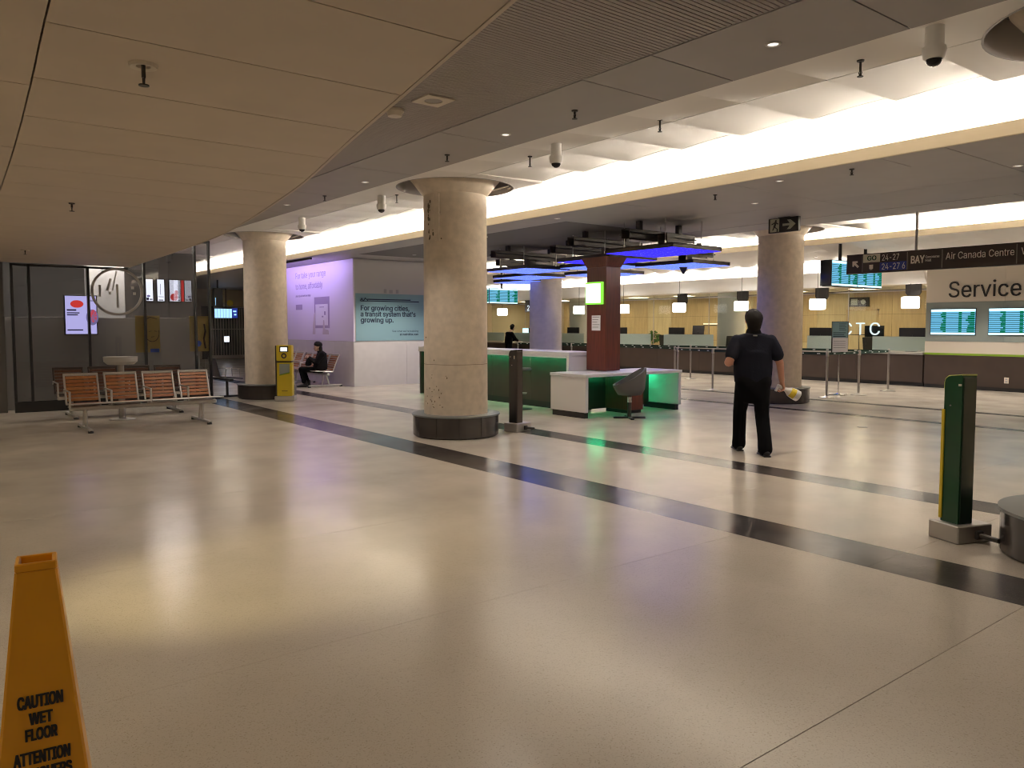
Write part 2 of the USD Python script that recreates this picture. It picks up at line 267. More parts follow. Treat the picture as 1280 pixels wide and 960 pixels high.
cove('white curved far cove ceiling of sail panels', Y3, Y4, 3.50, 'cove2_lamp', [(Y3, 13.4, .040, -.02, 0), (13.41, 14.5, .020, 0, .05), (14.51, 15.95, .020, .05, .22)], -30.0, XE, 1)
t = thing('ceiling', 'white sail panelled ceiling in front of the ticket counter', None, kind='structure')
for r in range(4):
    for x in np.arange(XE - 1, -30, -.8):
        obj('panel', sail(x - .792, x, 15.98 + r * 1.24, 15.98 + r * 1.24 + 1.23, 3.33, .10), 'cove_white', t, smooth=35)
obj('deck', bx(-38.5, XE, 15.97, 21.3, 3.46, 3.48), 'shadow_gap', t)
obj('end_panel', bx(-38.5, -30.03, Y3, 21.3, ZC, ZC + .04), 'ceil_grey', t)
obj('cove_back', bx(-30, XE, 21.2, 21.22, 2.98, 3.46), 'cove_white', t)
obj('cove_roof', bx(-30, XE, 20.95, 21.2, 3.36, 3.38), 'cove_white', t)
# bulkhead over the counter
prof = [(20.62, 2.66), (20.52, 2.78), (20.47, 2.92), (20.45, 3.06), (20.48, 3.06), (20.52, 2.98), (21.2, 2.98), (21.2, 2.66)]
bh = thing('trim', 'curved white bulkhead over the ticket counter with a lamp trough behind it', None, kind='structure')
v = []
m = prism(prof, 0, 30.0 - 9.28); m.apply_transform(np.array([[0, 0, 1, -30.0], [1, 0, 0, 0], [0, 1, 0, 0], [0, 0, 0, 1.]])); obj('bulkhead', m, 'cove_white', bh, smooth=30)
for x in np.arange(XE - .2, -28.6, -1.25): obj('lamp', bx(x - 1.2, x, 20.75, 20.81, 2.99, 3.02), 'cove3_lamp', bh)
# ---- outer walls
def wall(side, m, mt, label): return single('wall_' + side, m, mt, label, kind='structure')
wall('left', bx(X0 - .2, X0, YB, YF, 0, 3.6), 'wall_cream', 'cream end wall of the far corridor')
wall('right', bx(XE, XE + .2, YB, YF, 0, 3.6), 'wall_room', 'plain beige wall beyond the right of the picture')
wall('back', bx(X0, XE, YB - .2, YB, 0, 3.6), 'wall_room', 'plain beige wall behind the viewer')
# ================================================================== COLUMNS
def column(x, y, label, stone='stone'):
    t = thing('column', label, 'column', (x, y, 0), group=None)
    sh = lathe([(0, .30), (.455, .30), (.445, 3.38), (0, 3.38)], 64)
    obj('shaft', sh, stone, t, smooth=40)
    obj('capital', lathe([(0, 3.38), (.450, 3.38), (.475, 3.41), (.675, 3.655), (.68, 3.76), (0, 3.76)], 64), stone, t, smooth=40)
    for k in range(12):
        obj('plinth_tile', lathe([(.56, .02), (.615, .02), (.615, .29), (.56, .29)], 6, a0=k * math.pi / 6 + .004, a1=(k + 1) * math.pi / 6 - .004), 'plinth', t, smooth=20)
    obj('plinth_core', lathe([(0, .0), (.59, .0), (.605, .02), (.605, .3), (0, .3)], 48), 'plinth', t, smooth=40)
    obj('plinth_cap', lathe([(.43, .295), (.63, .295), (.63, .315), (.43, .32)], 48), 'plinth_top', t, smooth=40)
    return t
c1 = column(-9.3, 6.22, 'stone column in the centre of the hall with a chipped plaster patch near its top')
# raised plaster strip and pits on the visible side of the centre column
ang0 = math.atan2(-6.22, 9.3)
def on_shaft(a, z, r=.45): return (r * math.cos(a), r * math.sin(a), z)
strip = lathe([(.44, 2.72), (.485, 2.72), (.485, 3.36), (.44, 3.36)], 5, a0=ang0 - .62, a1=ang0 - .48); obj('plaster_strip', strip, 'stone', c1)
pits = []
for k in range(30):
    a = ang0 - .98 + abs(rng.normal(0, .12)) + (.36 if rng.random() < .3 else 0); z = 2.74 + rng.random() * .6; pits.append(ell(on_shaft(a, z, .447), (.006 + .008 * rng.random(), .006 + .008 * rng.random(), .006 + .025 * rng.random()), 1))
for k in range(26):
    pits.append(ell(on_shaft(ang0 - .72 + .22 * rng.normal(), .42 + .3 * abs(rng.normal()), .453), (.007, .007, .004 + .012 * rng.random()), 1))
tag(obj('pit', cat_(pits), 'plaster_dark', c1), kind='stuff')
obj('hoop_line', lathe([(.44, 1.018), (.4550, 1.018), (.4550, 1.023), (.44, 1.023)], 64), 'plaster_dark', c1)
column(-16.7, 6.22, 'stone column on a black round plinth behind the yellow card machine')
column(-1.58, 6.22, 'column on a black round plinth at the right edge beside the green post')
column(-9.3, 14.2, 'stone column below the exit sign behind the walking man')
column(-16.7, 14.2, 'stone column behind the blue light canopy and the bar counter', stone='stone_grey')
column(-24.2, 6.22, 'stone column in the far corridor, hidden behind the column with the card machine')
# ================================================================== FOREGROUND
# ---- wet floor cone
cone = thing('wet_floor_cone', 'tall yellow plastic wet floor cone at the lower left corner', 'safety cone', (-2.34, .25, 0), 82)
def frustum(w0, d0, w1, d1, z0, z1, b=.006):
    pts = []
    for (w, d, z) in ((w0, d0, z0), (w1, d1, z1)):
        for sx in (-1, 1):
            for sy in (-1, 1): pts += [(sx * (w / 2 - b), sy * d / 2, z), (sx * w / 2, sy * (d / 2 - b), z)]
    return trimesh.convex.convex_hull(np.array(pts))
obj('body', frustum(.280, .280, .094, .094, .03, .925), 'yellow_plastic', cone)
obj('top_rim', cat_([cb(0, -.041, .936, .092, .012, .022, .004), cb(0, .041, .936, .092, .012, .022, .004), cb(-.041, 0, .936, .012, .08, .022, .004), cb(.041, 0, .936, .012, .08, .022, .004)]), 'yellow_plastic', cone)
obj('base', frustum(.34, .34, .29, .29, 0, .05, .03), 'yellow_plastic', cone)
tilt = math.degrees(math.atan2(.093, .895))
for zt_, s_, w_, h_ in ((.587, 'CAUTION', .098, .030), (.545, 'WET', .05, .028), (.506, 'FLOOR', .068, .028), (.448, 'ATTENTION', .122, .030), (.408, 'PLANCHERS', .128, .028), (.370, 'MOUILLÉS', .115, .028)):
    hw = .140 - .093 * (zt_ - .03) / .895
    m = T(meshkit.text_mesh(s_, h_, .002, True)); m.apply_translation([-m.bounds[:, 0].mean(), 0, 0]); m.apply_scale([w_ / (m.bounds[1][0] - m.bounds[0][0]), 1, 1])
    m = cat_([m.copy().apply_translation([q, 0, k_ * .0002]) for k_, q in enumerate((-.0014, 0, .0014))])
    obj('lettering', T(m, (0, -hw - .0016, zt_), rx=90 - tilt), 'black_ink', cone)
# ---- fare posts
def fare_post(label, loc, rz, body, side, yellow=True):
    t = thing('fare_post', label, 'fare post', loc, rz)
    obj('base', bx(-.13, .13, -.12, .20, 0, .13, .008), 'steel_soft', t)
    outline = [(-.075, .13), (.075, .13), (.075, 1.20), (.06, 1.205), (-.04, 1.19), (-.066, 1.17), (-.075, 1.14)]
    obj('body', T(prism(outline, -.065, .065), rx=90), body, t)
    obj('side_panel', bx(.075, .083, -.055, .06, .135, 1.185, .003), side, t)
    obj('top_trim', tube([(-.077, -.06, 1.10), (-.077, -.06, 1.14), (-.068, -.06, 1.172), (-.04, -.06, 1.193), (.075, -.06, 1.206), (.08, .06, 1.204)], .006, 6), 'yellow_green' if yellow else 'dark_metal', t)
    if yellow: obj('light_strip', bx(-.085, -.062, -.074, -.050, .15, .95), 'yellow', t)
    else: obj('indicator', cat_([bx(.02, .035, -.070, -.064, 1.07, 1.12), bx(-.06, -.035, -.070, -.064, 1.10, 1.106)]), 'ivory_plastic', t)
    obj('screw', T(lathe([(0, 0), (.008, 0), (.006, .004), (0, .004)], 10), (-.02, -.065, .98), rx=90), 'chrome', t)
    if yellow: obj('badge', bx(.045, .07, -.069, -.064, 1.125, 1.14), 'ivory_plastic', t)
    obj('conduit', cat_([rod((.13, .06, .06), (.305, .06, .06), .018), cb(.145, .06, .06, .03, .06, .06, .006)]), 'dark_metal', t)
    return t
fare_post('dark green fare post with a yellow edge on a steel base at the right', (-2.44, 6.0, 0), -20, 'green_dark', 'green_side')
fare_post('dark brown fare post on a steel base beside the centre column', (-9.03, 7.10, 0), 10, 'dark_metal', 'dark_brown', False)
# ---- yellow card machine
k = thing('card_machine', 'yellow card machine with a small lit screen in front of a stone column', 'ticket machine', (-15.78, 6.27, 0), 58)
obj('base', bx(-.20, .20, -.16, .16, 0, .10, .01), 'steel_soft', k)
obj('lower_body', bx(-.155, .155, -.11, .12, .10, .80, .012), 'yellow', k)
obj('upper_body', bx(-.155, .155, -.13, .12, .83, 1.16, .015), 'yellow', k)
obj('waist', bx(-.15, .15, -.10, .11, .80, .83), 'black', k)
obj('side_case', bx(-.185, -.155, -.10, .13, .10, 1.15, .008), 'dark_metal', k)
scrn = obj('screen_bezel', bx(-.09, .09, -.136, -.128, 1.02, 1.14, .002), 'dark_metal', k); obj('screen', bx(-.065, .065, -.140, -.135, 1.035, 1.115), 'kiosk_lcd', scrn)
obj('card_reader', T(lathe([(.03, 0), (.055, 0), (.055, .012), (.03, .012)], 24), (0, -.129, .94), rx=90), 'dark_metal', k)
obj('leaflet_panel', prism([(-.10, .55), (.11, .60), (.11, .77), (-.10, .77)], 0, .006).apply_transform(trimesh.transformations.rotation_matrix(math.pi / 2, [1, 0, 0])).apply_translation([0, -.108, 0]), 'band_grey', k)
obj('leaflet_edge', T(prism([(-.10, .525), (.11, .575), (.11, .60), (-.10, .55)], 0, .008), (0, -.108, 0), rx=90), 'green_strip', k)
obj('lettering', bx(-.06, .06, -.113, -.109, .20, .212), 'black_ink', k)
# ================================================================== BENCHES
def make_bench(label, loc, rz, group=None, n=4, wa='wood_slat', wb='wood_slat_b', fm='steel_soft'):
    t = thing('slat_bench', label, 'bench', loc, rz, group); pitch = .545; x0 = -pitch * n / 2
    obj('beam', bx(x0 + .04, -x0 - .02, -.06, .02, .30, .36, .008), 'steel_soft', t)
    for sx in (-1, 1):
        x = sx * .84
        obj('leg', cat_([rod((x, -.09, .03), (x, -.06, .31), .022), rod((x, .11, .03), (x, .02, .31), .022)]), 'steel_soft', t)
        f = obj('foot_bar', bx(x - .03, x + .03, -.46, .46, .02, .06, .008), 'steel_soft', t)
        [obj('foot_pad', lathe([(0, 0), (.04, 0), (.035, .035), (0, .035)], 14, (x, s * .43, 0)), 'black', f) for s in (-1, 1)]
    for i in range(n):
        a = x0 + i * pitch + .03; b = a + .445
        fr = obj('seat_frame', cat_([tube([(a, -.36, .425), (a, .12, .39), (a, .30, .82)], .014, 6), tube([(b, -.36, .425), (b, .12, .39), (b, .30, .82)], .014, 6), rod((a - .01, -.37, .425), (b + .07, -.37, .425), .012, 6), bx(a - .014, b + .014, .285, .315, .80, .84, .006), rod((a, .0, .36), (b, .0, .36), .016, 6)]), fm, t)
        for j in range(6): y = -.33 + j * .075; obj('slat', cb((a + b) / 2, y + .03, .425 - (j + .5) * .005, b - a - .03, .062, .016, .004), wa if (i + j) % 3 else wb, t)
        for j in range(7):
            u = (j + .5) / 7; y = .135 + .16 * u; z = .425 + .375 * u
            s = cb(0, 0, 0, b - a - .03, .014, .044, .004); s = T(s, ((a + b) / 2, y - .006, z), rx=-21); obj('slat', s, wa if (i * 2 + j) % 3 else wb, t)
        obj('armrest', cat_([tube([(a - .02, -.34, .40), (a - .02, -.33, .60), (a - .02, .16, .61), (a - .02, .20, .56)], .012, 6), bx(a - .034, a - .006, -.345, -.315, .38, .61, .004)]), 'steel_soft', t)
    return t
b1 = make_bench('row of four slatted wooden seats in steel frames, nearest bench on the left', (-13.08, 2.93, 0), 90)
make_bench('darker slatted wooden bench standing between the front bench and the glass shopfront', (-15.15, 3.06, 0), 90, wa='wood_dark', wb='wood_dark', fm='dark_brown')
dup(b1, (-19.50, 8.47, 0), 0, 'slatted bench against the lilac wall that the person in black sits on')
dup(b1, (-21.72, 8.47, 0), 0, 'slatted bench against the lilac wall, farther from the corner, half behind the card machine')
# pedestal table between the benches
t = thing('pedestal_table', 'round steel topped pedestal table between the two slatted benches', 'table', (-14.2, 2.82, 0))
obj('top', lathe([(0, .92), (.20, .92), (.255, .97), (.26, 1.05), (0, 1.05)], 40), 'steel_soft', t, smooth=40); obj('stem', rod((0, 0, .02), (0, 0, .93), .05, 20), 'steel', t, smooth=40); obj('foot', lathe([(0, 0), (.2, 0), (.2, .012), (0, .03)], 32), 'steel_soft', t)
# perforated tandem seat behind the shopfront corner
t = thing('metal_seat', 'grey perforated metal seat with wire arms beyond the shopfront corner', 'seat', (-17.3, 5.55, 0), 180)
obj('seat', T(bx(-.25, .25, -.24, .24, -.015, .015, .01), (0, -.03, .44), rx=6), 'perf_grey', t); obj('backrest', T(bx(-.25, .25, -.012, .012, 0, .42, .01), (0, .22, .46), rx=-14), 'perf_grey', t)
obj('beam', bx(-.3, .9, -.04, .04, .36, .41), 'dark_metal', t); obj('leg', rod((0, 0, .03), (0, 0, .37), .03), 'dark_metal', t); obj('foot_bar', cb(0, 0, .025, .05, .62, .04, .01), 'black', t)
for s in (-1, 1): obj('armrest', tube([(s * .26, -.2, .44), (s * .26, -.19, .63), (s * .26, .1, .63), (s * .26, .12, .45)], .01, 6), 'chrome', t)
obj('side_table', bx(.35, .9, -.26, .22, .41, .43, .006), 'perf_grey', t)
# ================================================================== SHOPFRONT
XS = -16.45; MY = [1.40, 1.54, 1.80, 2.75, 3.73, 4.68, 4.96]
w = thing('window', 'tall glass shopfront with slim black mullions at the left', None, kind='structure')
def top_at(y): return ZL - .01 if y < 3.40 else ZC - .005
for a, b in zip(MY[1:-1], MY[2:]): obj('pane', bx(XS - .008, XS, a + .022, b - .022, .20, top_at((a + b) / 2) - .02), 'pane', w)
for y in MY[1:]: obj('mullion', bx(XS - .05, XS + .03, y - .022, y + .022, .0, top_at(y), .004), 'black', w)
obj('kick_plate', bx(XS - .04, XS + .04, 1.52, 4.98, 0, .20), 'black', w)
obj('head_rail', cat_([bx(XS - .04, XS + .03, 1.52, 3.44, ZL - .05, ZL - .012), bx(XS - .04, XS + .03, 3.44, 4.98, ZC - .06, ZC - .006)]), 'black', w)
obj('pane', bx(-20.2, XS - .05, 4.955, 4.963, .2, ZC - .02), 'pane', w); obj('kick_plate', bx(-20.2, XS - .05, 4.93, 4.98, 0, .2), 'black', w)
sh = thing('wall_shop', 'dark back walls and ceiling of the shop behind the glass', None, kind='structure')
obj('back_wall', bx(-20.4, -20.3, YB, 4.98, 0, ZC), 'wall_dark', sh); obj('side_wall', bx(-20.3, XS - .1, 1.30, 1.42, 0, ZC), 'wall_dark', sh); obj('bulkhead', bx(-20.3, -19.55, 1.42, 5.6, 1.4, ZC - .01), 'wall_dark', sh)
obj('partition', bx(-17.06, -17.0, 1.46, 4.9, 0, 1.72, .004), 'shop_grey', sh)
single('shop_pillar', bx(-17.6, -17.3, 2.88, 3.55, 0, ZC), 'letter_grey', 'pale grey square pillar inside the shop behind the ring emblem', 'pillar')
ck = thing('ring_emblem', 'large grey ring emblem with strokes, fixed to the shopfront glass below the ceiling', 'sign', (XS + .03, 3.24, 2.21), 90)
obj('ring', T(lathe([(.41, -.012), (.455, -.012), (.455, .012), (.41, .012)], 56), rx=90), 'ring', ck, smooth=40)
obj('stroke', cat_([bx(-.32, -.28, -.008, .008, -.10, .12), T(bx(-.05, -.01, -.008, .008, -.10, .14), (-.12, 0, .10), ry=16), bx(-.02, .02, -.008, .008, -.30, .14), T(bx(-.012, .012, -.008, .008, -.02, .36), (-.08, 0, .04), ry=12)]), 'ring', ck)
obj('dot', cat_([cb(-.13, 0, -.03, .035, .016, .05), cb(.27, 0, .08, .05, .016, .05), cb(.30, 0, -.03, .05, .016, .05)]), 'ring', ck)
def menu(name, label, x, y0, y1, z0, z1, face, items, group=None):
    t = thing(name, label, 'screen', (x, (y0 + y1) / 2, (z0 + z1) / 2), 90, group); w_, h_ = (y1 - y0) / 2, (z1 - z0) / 2
    obj('case', bx(-w_ - .02, w_ + .02, .0, .06, -h_ - .02, h_ + .02, .004), 'black', t); obj('display', bx(-w_, w_, -.004, .002, -h_, h_), face, t)
    for (kind, a, b, c, d, mt) in items:
        if kind == 'b': obj('graphic', bx(a * w_, b * w_, -.008, -.003, c * h_, d * h_), mt, t)
        else: obj('graphic', T(lathe([(0, 0), (1, 0), (1, .004), (0, .004)], 28), s=(c * w_, d * h_, 1)).apply_transform(trimesh.transformations.rotation_matrix(math.pi / 2, [1, 0, 0])).apply_translation([a * w_, -.004, b * h_]), mt, t)
    return t
menu('menu_screen', 'bright violet menu screen with red shapes behind the shop glass', -16.93, 2.43, 2.96, 1.405, 2.13, 'menu_white',
     [('e', -.25, .58, .42, .20, 'menu_red'), ('b', -.9, -.3, .22, .30, 'menu_ink'), ('b', -.9, -.1, .08, .14, 'menu_ink'), ('b', -.9, -.2, -.02, .03, 'menu_ink'), ('b', .45, .9, .74, .78, 'menu_ink'), ('e', .72, -.12, .40, .42, 'menu_violet'), ('e', .80, -.05, .22, .34, 'menu_red'), ('b', -.9, .1, -.82, -.76, 'menu_ink')])
for i, (a, b, mt) in enumerate(((4.73, 4.88, 'menu_pale'), (4.98, 5.13, 'menu_pale'), (5.25, 5.44, 'menu_pale'))):
    it = [[('b', -.9, -.2, -.95, -.7, 'menu_ink'), ('b', .0, .8, -.9, -.8, 'menu_ink'), ('e', -.3, -.55, .5, .10, 'menu_violet')], [('b', -.7, .6, -.95, -.86, 'menu_ink'), ('b', -.2, -.05, -.4, .6, 'menu_violet'), ('b', -.8, .8, -.62, -.58, 'menu_ink')], [('e', 0, -.6, .9, .34, 'menu_red'), ('e', .55, -.2, .4, .25, 'menu_red')]][i]
    menu('menu_screen', ['upright white menu screen, leftmost of the bright ones deep in the shop', 'upright white menu screen, middle of the bright ones deep in the shop', 'upright menu screen with a red picture deep in the shop'][i], -19.5, a - .28, b - .28, 2.14, 2.64, mt, it)
menu('menu_screen', 'narrow red menu screen deep in the shop, at the right end of the row', -19.5, 5.23, 5.29, 2.14, 2.64, 'menu_red', [])
def poster(label, y0, y1, face):
    t = thing('poster', label, 'poster', (XS - .03, (y0 + y1) / 2, 1.40), 90); w_ = (y1 - y0) / 2
    obj('sheet', bx(-w_, w_, .006, .010, -.36, .36), 'poster_tan', t)
    if face:
        c = [(.08 + .13 * math.cos(a), .004, .02 + .17 * math.sin(a)) for a in np.linspace(math.pi * .9, 2.1 * math.pi, 14)]
        obj('drawing', cat_([tube(c, .006, 5), tube([(-.06, .004, .12), (-.05, .004, .28), (.05, .004, .33), (.18, .004, .30)], .007, 5), tube([(.02, .004, .05), (.07, .004, .06)], .005, 5), tube([(.12, .004, .06), (.17, .004, .05)], .005, 5), tube([(.06, .004, -.06), (.12, .004, -.05)], .005, 5)]), 'dark_brown', t)
        obj('sticker', bx(.04, w_ - .02, .002, .007, -.36, -.29), 'poster_blue', t)
    else:
        obj('drawing', cat_([tube([(.12, .004, -.3), (.09, .004, -.1), (.12, .004, .05), (.10, .004, .2)], .02, 5)]), 'dark_brown', t)
        obj('sticker', T(lathe([(0, 0), (.06, 0), (.06, .004), (0, .004)], 20), (-.02, .007, -.20), rx=90), 'poster_blue', t)
poster('tan poster with a line drawing and a blue sticker on the shop glass', 3.55, 4.00, True)
poster('tan poster with a round blue sticker at the right end of the shop glass', 4.56, 4.94, False)
# left end: wood lined passage with a slanted handrail
single('wall_passage', bx(-18.6, -18.5, -1.5, 1.29, 0, ZC), 'wood_orange', 'orange wood panelled wall at the far left edge', kind='structure')
t = thing('handrail', 'dark slanted handrail with a bright post at the far left edge', 'handrail', (-16.9, 1.15, 0), 0)
obj('balustrade', prism([(-.5, 0), (.5, 0), (.5, .10), (-.5, .45)], -.05, .05).apply_transform(trimesh.transformations.rotation_matrix(math.pi / 2, [1, 0, 0])), 'black', t); obj('post', rod((.2, .1, 0), (.2, .1, .62), .025), 'chrome', t); obj('rail', rod((-.5, .0, .50), (.52, .0, .14), .03), 'dark_metal', t)
obj('sign_panel', T(bx(-.2, .2, -.01, .01, 0, .45), (-.35, -.05, .55), ry=12), 'plinth_top', t)
# ================================================================== FAR CORRIDOR
gt = thing('shutter_gate', 'closed folding grille gate at the end of the corridor', 'gate', (-37.2, 12.1, 0), 90)
for i in range(15): obj('bar', cb(-.9 + i * .125, 0, 1.25, .035, .04, 2.3, .005), 'gate_bar', gt)
for z in (.12, 1.42, 2.44): obj('rail', cb(0, -.03, z, 2.0, .03, .16 if z < 1 else .04), 'gate_bar', gt)
single('wall_gate', cat_([bx(-38.2, -37.8, 10.4, 11.0, 0, 3.5), bx(-38.2, -37.8, 11.0, 13.4, 2.5, 3.5)]), 'wall_cream', 'cream wall round the folding grille gate', kind='structure')
single('wall_unit', bx(-38.3, -38.1, 11.0, 13.4, 0, 2.5), 'black', 'dark closed unit behind the folding grille gate', kind='structure')
t = thing('menu_board', 'blue lit menu board in front of the grille gate', 'screen', (-36.6, 11.77, 2.16), 90)
obj('case', bx(-.54, .54, 0, .08, -.25, .25), 'black', t); obj('display', bx(-.52, .26, -.01, .002, -.22, .20), 'menu_cyan', t); obj('display', bx(.27, .52, -.01, .002, -.22, .23), 'menu_deep', t)
obj('divider', cat_([bx(-.40 + .13 * i, -.39 + .13 * i, -.016, -.009, -.22, .20) for i in range(5)]), 'menu_deep', t); obj('mark', cat_([bx(.32, .46, -.016, -.009, .05, .12), bx(.36, .46, -.016, -.009, -.1, -.03)]), 'menu_cyan', t); obj('hanger', rod((0, .04, .25), (0, .04, ZC - 2.16), .02), 'dark_metal', t)
t = thing('shop_sign', 'small pale sign with a yellow disc above the blue menu board', 'sign', (-36.8, 11.85, 2.56), 90)
obj('board', bx(-.45, .25, 0, .05, -.10, .08), 'letter_grey', t); obj('disc', T(lathe([(0, 0), (.14, 0), (.14, .03), (0, .03)], 24), (.16, 0, .07), rx=90), 'yellow', t); obj('lettering', text('CAFE', .09, (-.38, -.002, -.06)), 'sign_text', t); obj('hanger', rod((0, .03, .08), (0, .03, ZC - 2.56), .015), 'dark_metal', t)
t = thing('hanging_display', 'black display box hanging from the corridor ceiling beside the shopfront corner', 'screen', (-30.0, 9.35, 2.62), 90)
obj('case', bx(-.16, .16, -.10, .10, -.36, .36, .01), 'black', t); obj('strip', bx(-.13, -.11, -.108, -.099, -.28, .0), 'menu_cyan', t); obj('hanger', rod((0, 0, .36), (0, 0, ZC - 2.62), .03), 'dark_metal', t)
t = thing('gate_notice', 'small white lit notice hanging in the grille gate', 'notice', (-37.27, 11.95, .95), 90)
obj('sheet', bx(-.12, .12, -.12, -.10, -.13, .13), 'menu_pale', t); obj('hook', rod((0, -.11, .12), (0, -.11, .49), .006, 6), 'dark_metal', t)
# ---- lilac mural wall and teal poster wall
YW = 9.10; XW = -18.30
wl = thing('wall_mural', 'wall with a pale lilac printed mural above white tiles', None, kind='structure')
obj('mural_sheet', bx(-25.5, XW, YW, YW + .03, 1.16, ZC - .01), 'lilac', wl)
for i in range(6): obj('tile', bx(-25.5 + 1.2 * i + .003, min(XW, -25.5 + 1.2 * (i + 1)) - .003, YW + .003, YW + .03, 0, 1.155), 'grey_tile', wl)
obj('lettering', text('For take your range', .165, (-22.00, YW - .001, 2.93), width=2.05), 'lilac_ink', wl)
obj('lettering', text('to home, affordably', .165, (-22.00, YW - .001, 2.62), width=1.85), 'lilac_ink', wl)
obj('lettering', text('plan a trip and travel home today', .06, (-22.00, YW - .001, 2.40), width=1.05), 'lilac_ink', wl)
obj('caption_panel', bx(-22.0, -21.55, YW - .004, YW, 2.03, 2.18), 'lilac_ink', wl)
ph = obj('phone_print', bx(-20.70, -19.72, YW - .004, YW, 1.50, 2.36), 'lilac_ink', wl); obj('phone_screen', bx(-20.62, -19.82, YW - .007, YW - .003, 1.58, 2.16), 'lilac_pale', ph)
obj('phone_mark', cat_([bx(-20.35, -20.05, YW - .009, YW - .006, 2.07, 2.09), bx(-20.05, -19.95, YW - .009, YW - .006, 1.86, 1.96), bx(-20.2, -20.1, YW - .009, YW - .006, 1.80, 1.84)]), 'lilac_ink', ph)
obj('hand_print', cat_([T(prism([(-20.84, 1.33), (-20.66, 1.33), (-20.64, 1.95), (-20.72, 1.90), (-20.80, 1.6)], 0, .006), (0, YW, 0), rx=90), T(prism([(-20.16, 1.33), (-19.78, 1.33), (-19.80, 1.45), (-20.02, 1.48), (-20.05, 1.72), (-20.12, 1.72), (-20.14, 1.5)], 0, .009), (0, YW, 0), rx=90)]), 'hand_pale', wl)
wt = thing('wall_poster', 'grey corner wall with pale tiles below and the teal poster on it', None, kind='structure')
obj('upper_wall', bx(XW - .2, XW, YW + .031, 12.2, 1.15, ZC - .01), 'wall_grey', wt)
for i in range(2): obj('tile', bx(XW - .2, XW, YW + 1.55 * i + (.031 if i == 0 else .003), YW + 1.55 * (i + 1) - .003, 0, 1.145), 'grey_tile', wt)
obj('lettering', cat_([bx(XW, XW + .006, 9.98, 10.06, 2.42, 2.53), bx(XW, XW + .006, 10.14, 10.24, 2.42, 2.51), bx(XW, XW + .006, 10.34, 10.42, 2.42, 2.52)]), 'letter_grey', wt)
t = thing('teal_poster', 'large teal advertising poster on the corner wall left of the centre column', 'poster', (XW, YW + .06, 0), 90)
obj('sheet', bx(0, 2.03, -.012, -.001, 1.175, 2.40), 'teal', t)
obj('line_graphic', cat_([bx(.33, 1.62, -.016, -.011, 2.235, 2.265), bx(.33, 1.88, -.016, -.011, 2.195, 2.22), tube([(.13, -.014, 2.20), (.17, -.014, 2.27), (.22, -.014, 2.20), (.27, -.014, 2.28), (.34, -.014, 2.22)], .012, 6), tube([(.15, -.014, 2.20), (.33, -.014, 2.20)], .010, 6)]), 'ink', t)
for i, (s_, w_) in enumerate((('For growing cities,', 1.44), ('a transit system that\'s', 1.64), ('growing up.', .96))): obj('lettering', text(s_, .125, (.13, -.011, 1.965 - .155 * i), width=w_, bold=True), 'ink', t)
obj('lettering', text("See what we're building", .05, (1.05, -.011, 1.40), width=.80), 'ink', t); obj('lettering', text('at metrolinx.com', .055, (1.28, -.011, 1.31), width=.57, bold=True), 'ink', t)
# ================================================================== INFORMATION DESK AND BAR
d = thing('desk', 'low white topped desk with green light in its knee space', 'desk', (-9.94, 10.17, 0))
obj('top', bx(-.46, .46, -1.23, 1.23, .69, .745, .006), 'white_lam', d)
obj('end_panel', bx(-.45, .44, -1.22, -1.15, .10, .69, .004), 'white_lam', d); obj('end_panel', bx(-.40, .44, 1.15, 1.22, .10, .69, .004), 'white_lam', d)
obj('plinth', bx(-.42, .40, -1.20, -1.12, 0, .10), 'black', d); obj('plinth', bx(-.38, .40, 1.10, 1.19, 0, .10), 'black', d)
obj('back_panel', bx(-.34, -.30, -1.15, 1.15, .05, .69), 'dark_brown', d)
obj('pedestal', bx(-.28, .36, -.05, .28, .06, .69, .006), 'wood_red', d); obj('plinth', bx(-.26, .32, -.04, .27, 0, .06), 'black', d)
obj('led_strip', bx(-.27, -.24, -1.10, -.10, .672, .686), 'green_led', d); obj('led_strip', bx(-.27, -.24, .32, 1.12, .672, .686), 'green_led', d)
bar = thing('bar_counter', 'long white topped counter with a brown front lit green from below its edge', 'counter', (-13.0, 9.75, 0))
obj('top', bx(-2.6, 2.6, -.36, .34, 1.015, 1.085, .006), 'white_lam', bar); obj('end_panel', bx(2.52, 2.59, -.355, .335, .10, 1.015, .004), 'white_lam', bar); obj('end_panel', bx(-2.59, -2.52, -.335, .335, .0, 1.015, .004), 'base_dark', bar)
for i in range(4): obj('front_panel', bx(-2.52 + 1.26 * i + .003, -2.52 + 1.26 * (i + 1) - .003, -.14, -.10, .12, 1.015), 'base_dark', bar)
obj('plinth', bx(-2.5, 2.5, -.12, .30, 0, .12), 'black', bar); obj('led_strip', bx(-2.2, 2.5, -.325, -.30, .998, 1.013), 'green_led', bar); obj('front_lip', bx(-2.6, 2.52, -.36, -.335, .975, 1.015), 'white_lam', bar); obj('inner_back', bx(-2.52, 2.52, .28, .32, .12, 1.015), 'base_dark', bar)
for i in range(1):
    t = thing('bar_stool', 'small dark stool with a steel footrest at the bar beside the dark fare post', 'stool', (-11.42, 9.12, 0), 40)
    obj('seat', lathe([(0, .72), (.17, .72), (.19, .75), (.17, .775), (0, .77)], 28), 'grey_fabric', t, smooth=40); obj('stem', rod((0, 0, .03), (0, 0, .72), .025, 14), 'chrome', t); obj('base', lathe([(0, 0), (.2, 0), (.2, .01), (.03, .03), (0, .03)], 28), 'black', t); obj('footrest', cat_([bx(-.12, .12, -.2, -.1, .30, .325, .004), bx(-.02, .02, -.1, 0, .30, .32)]), 'steel_soft', t)
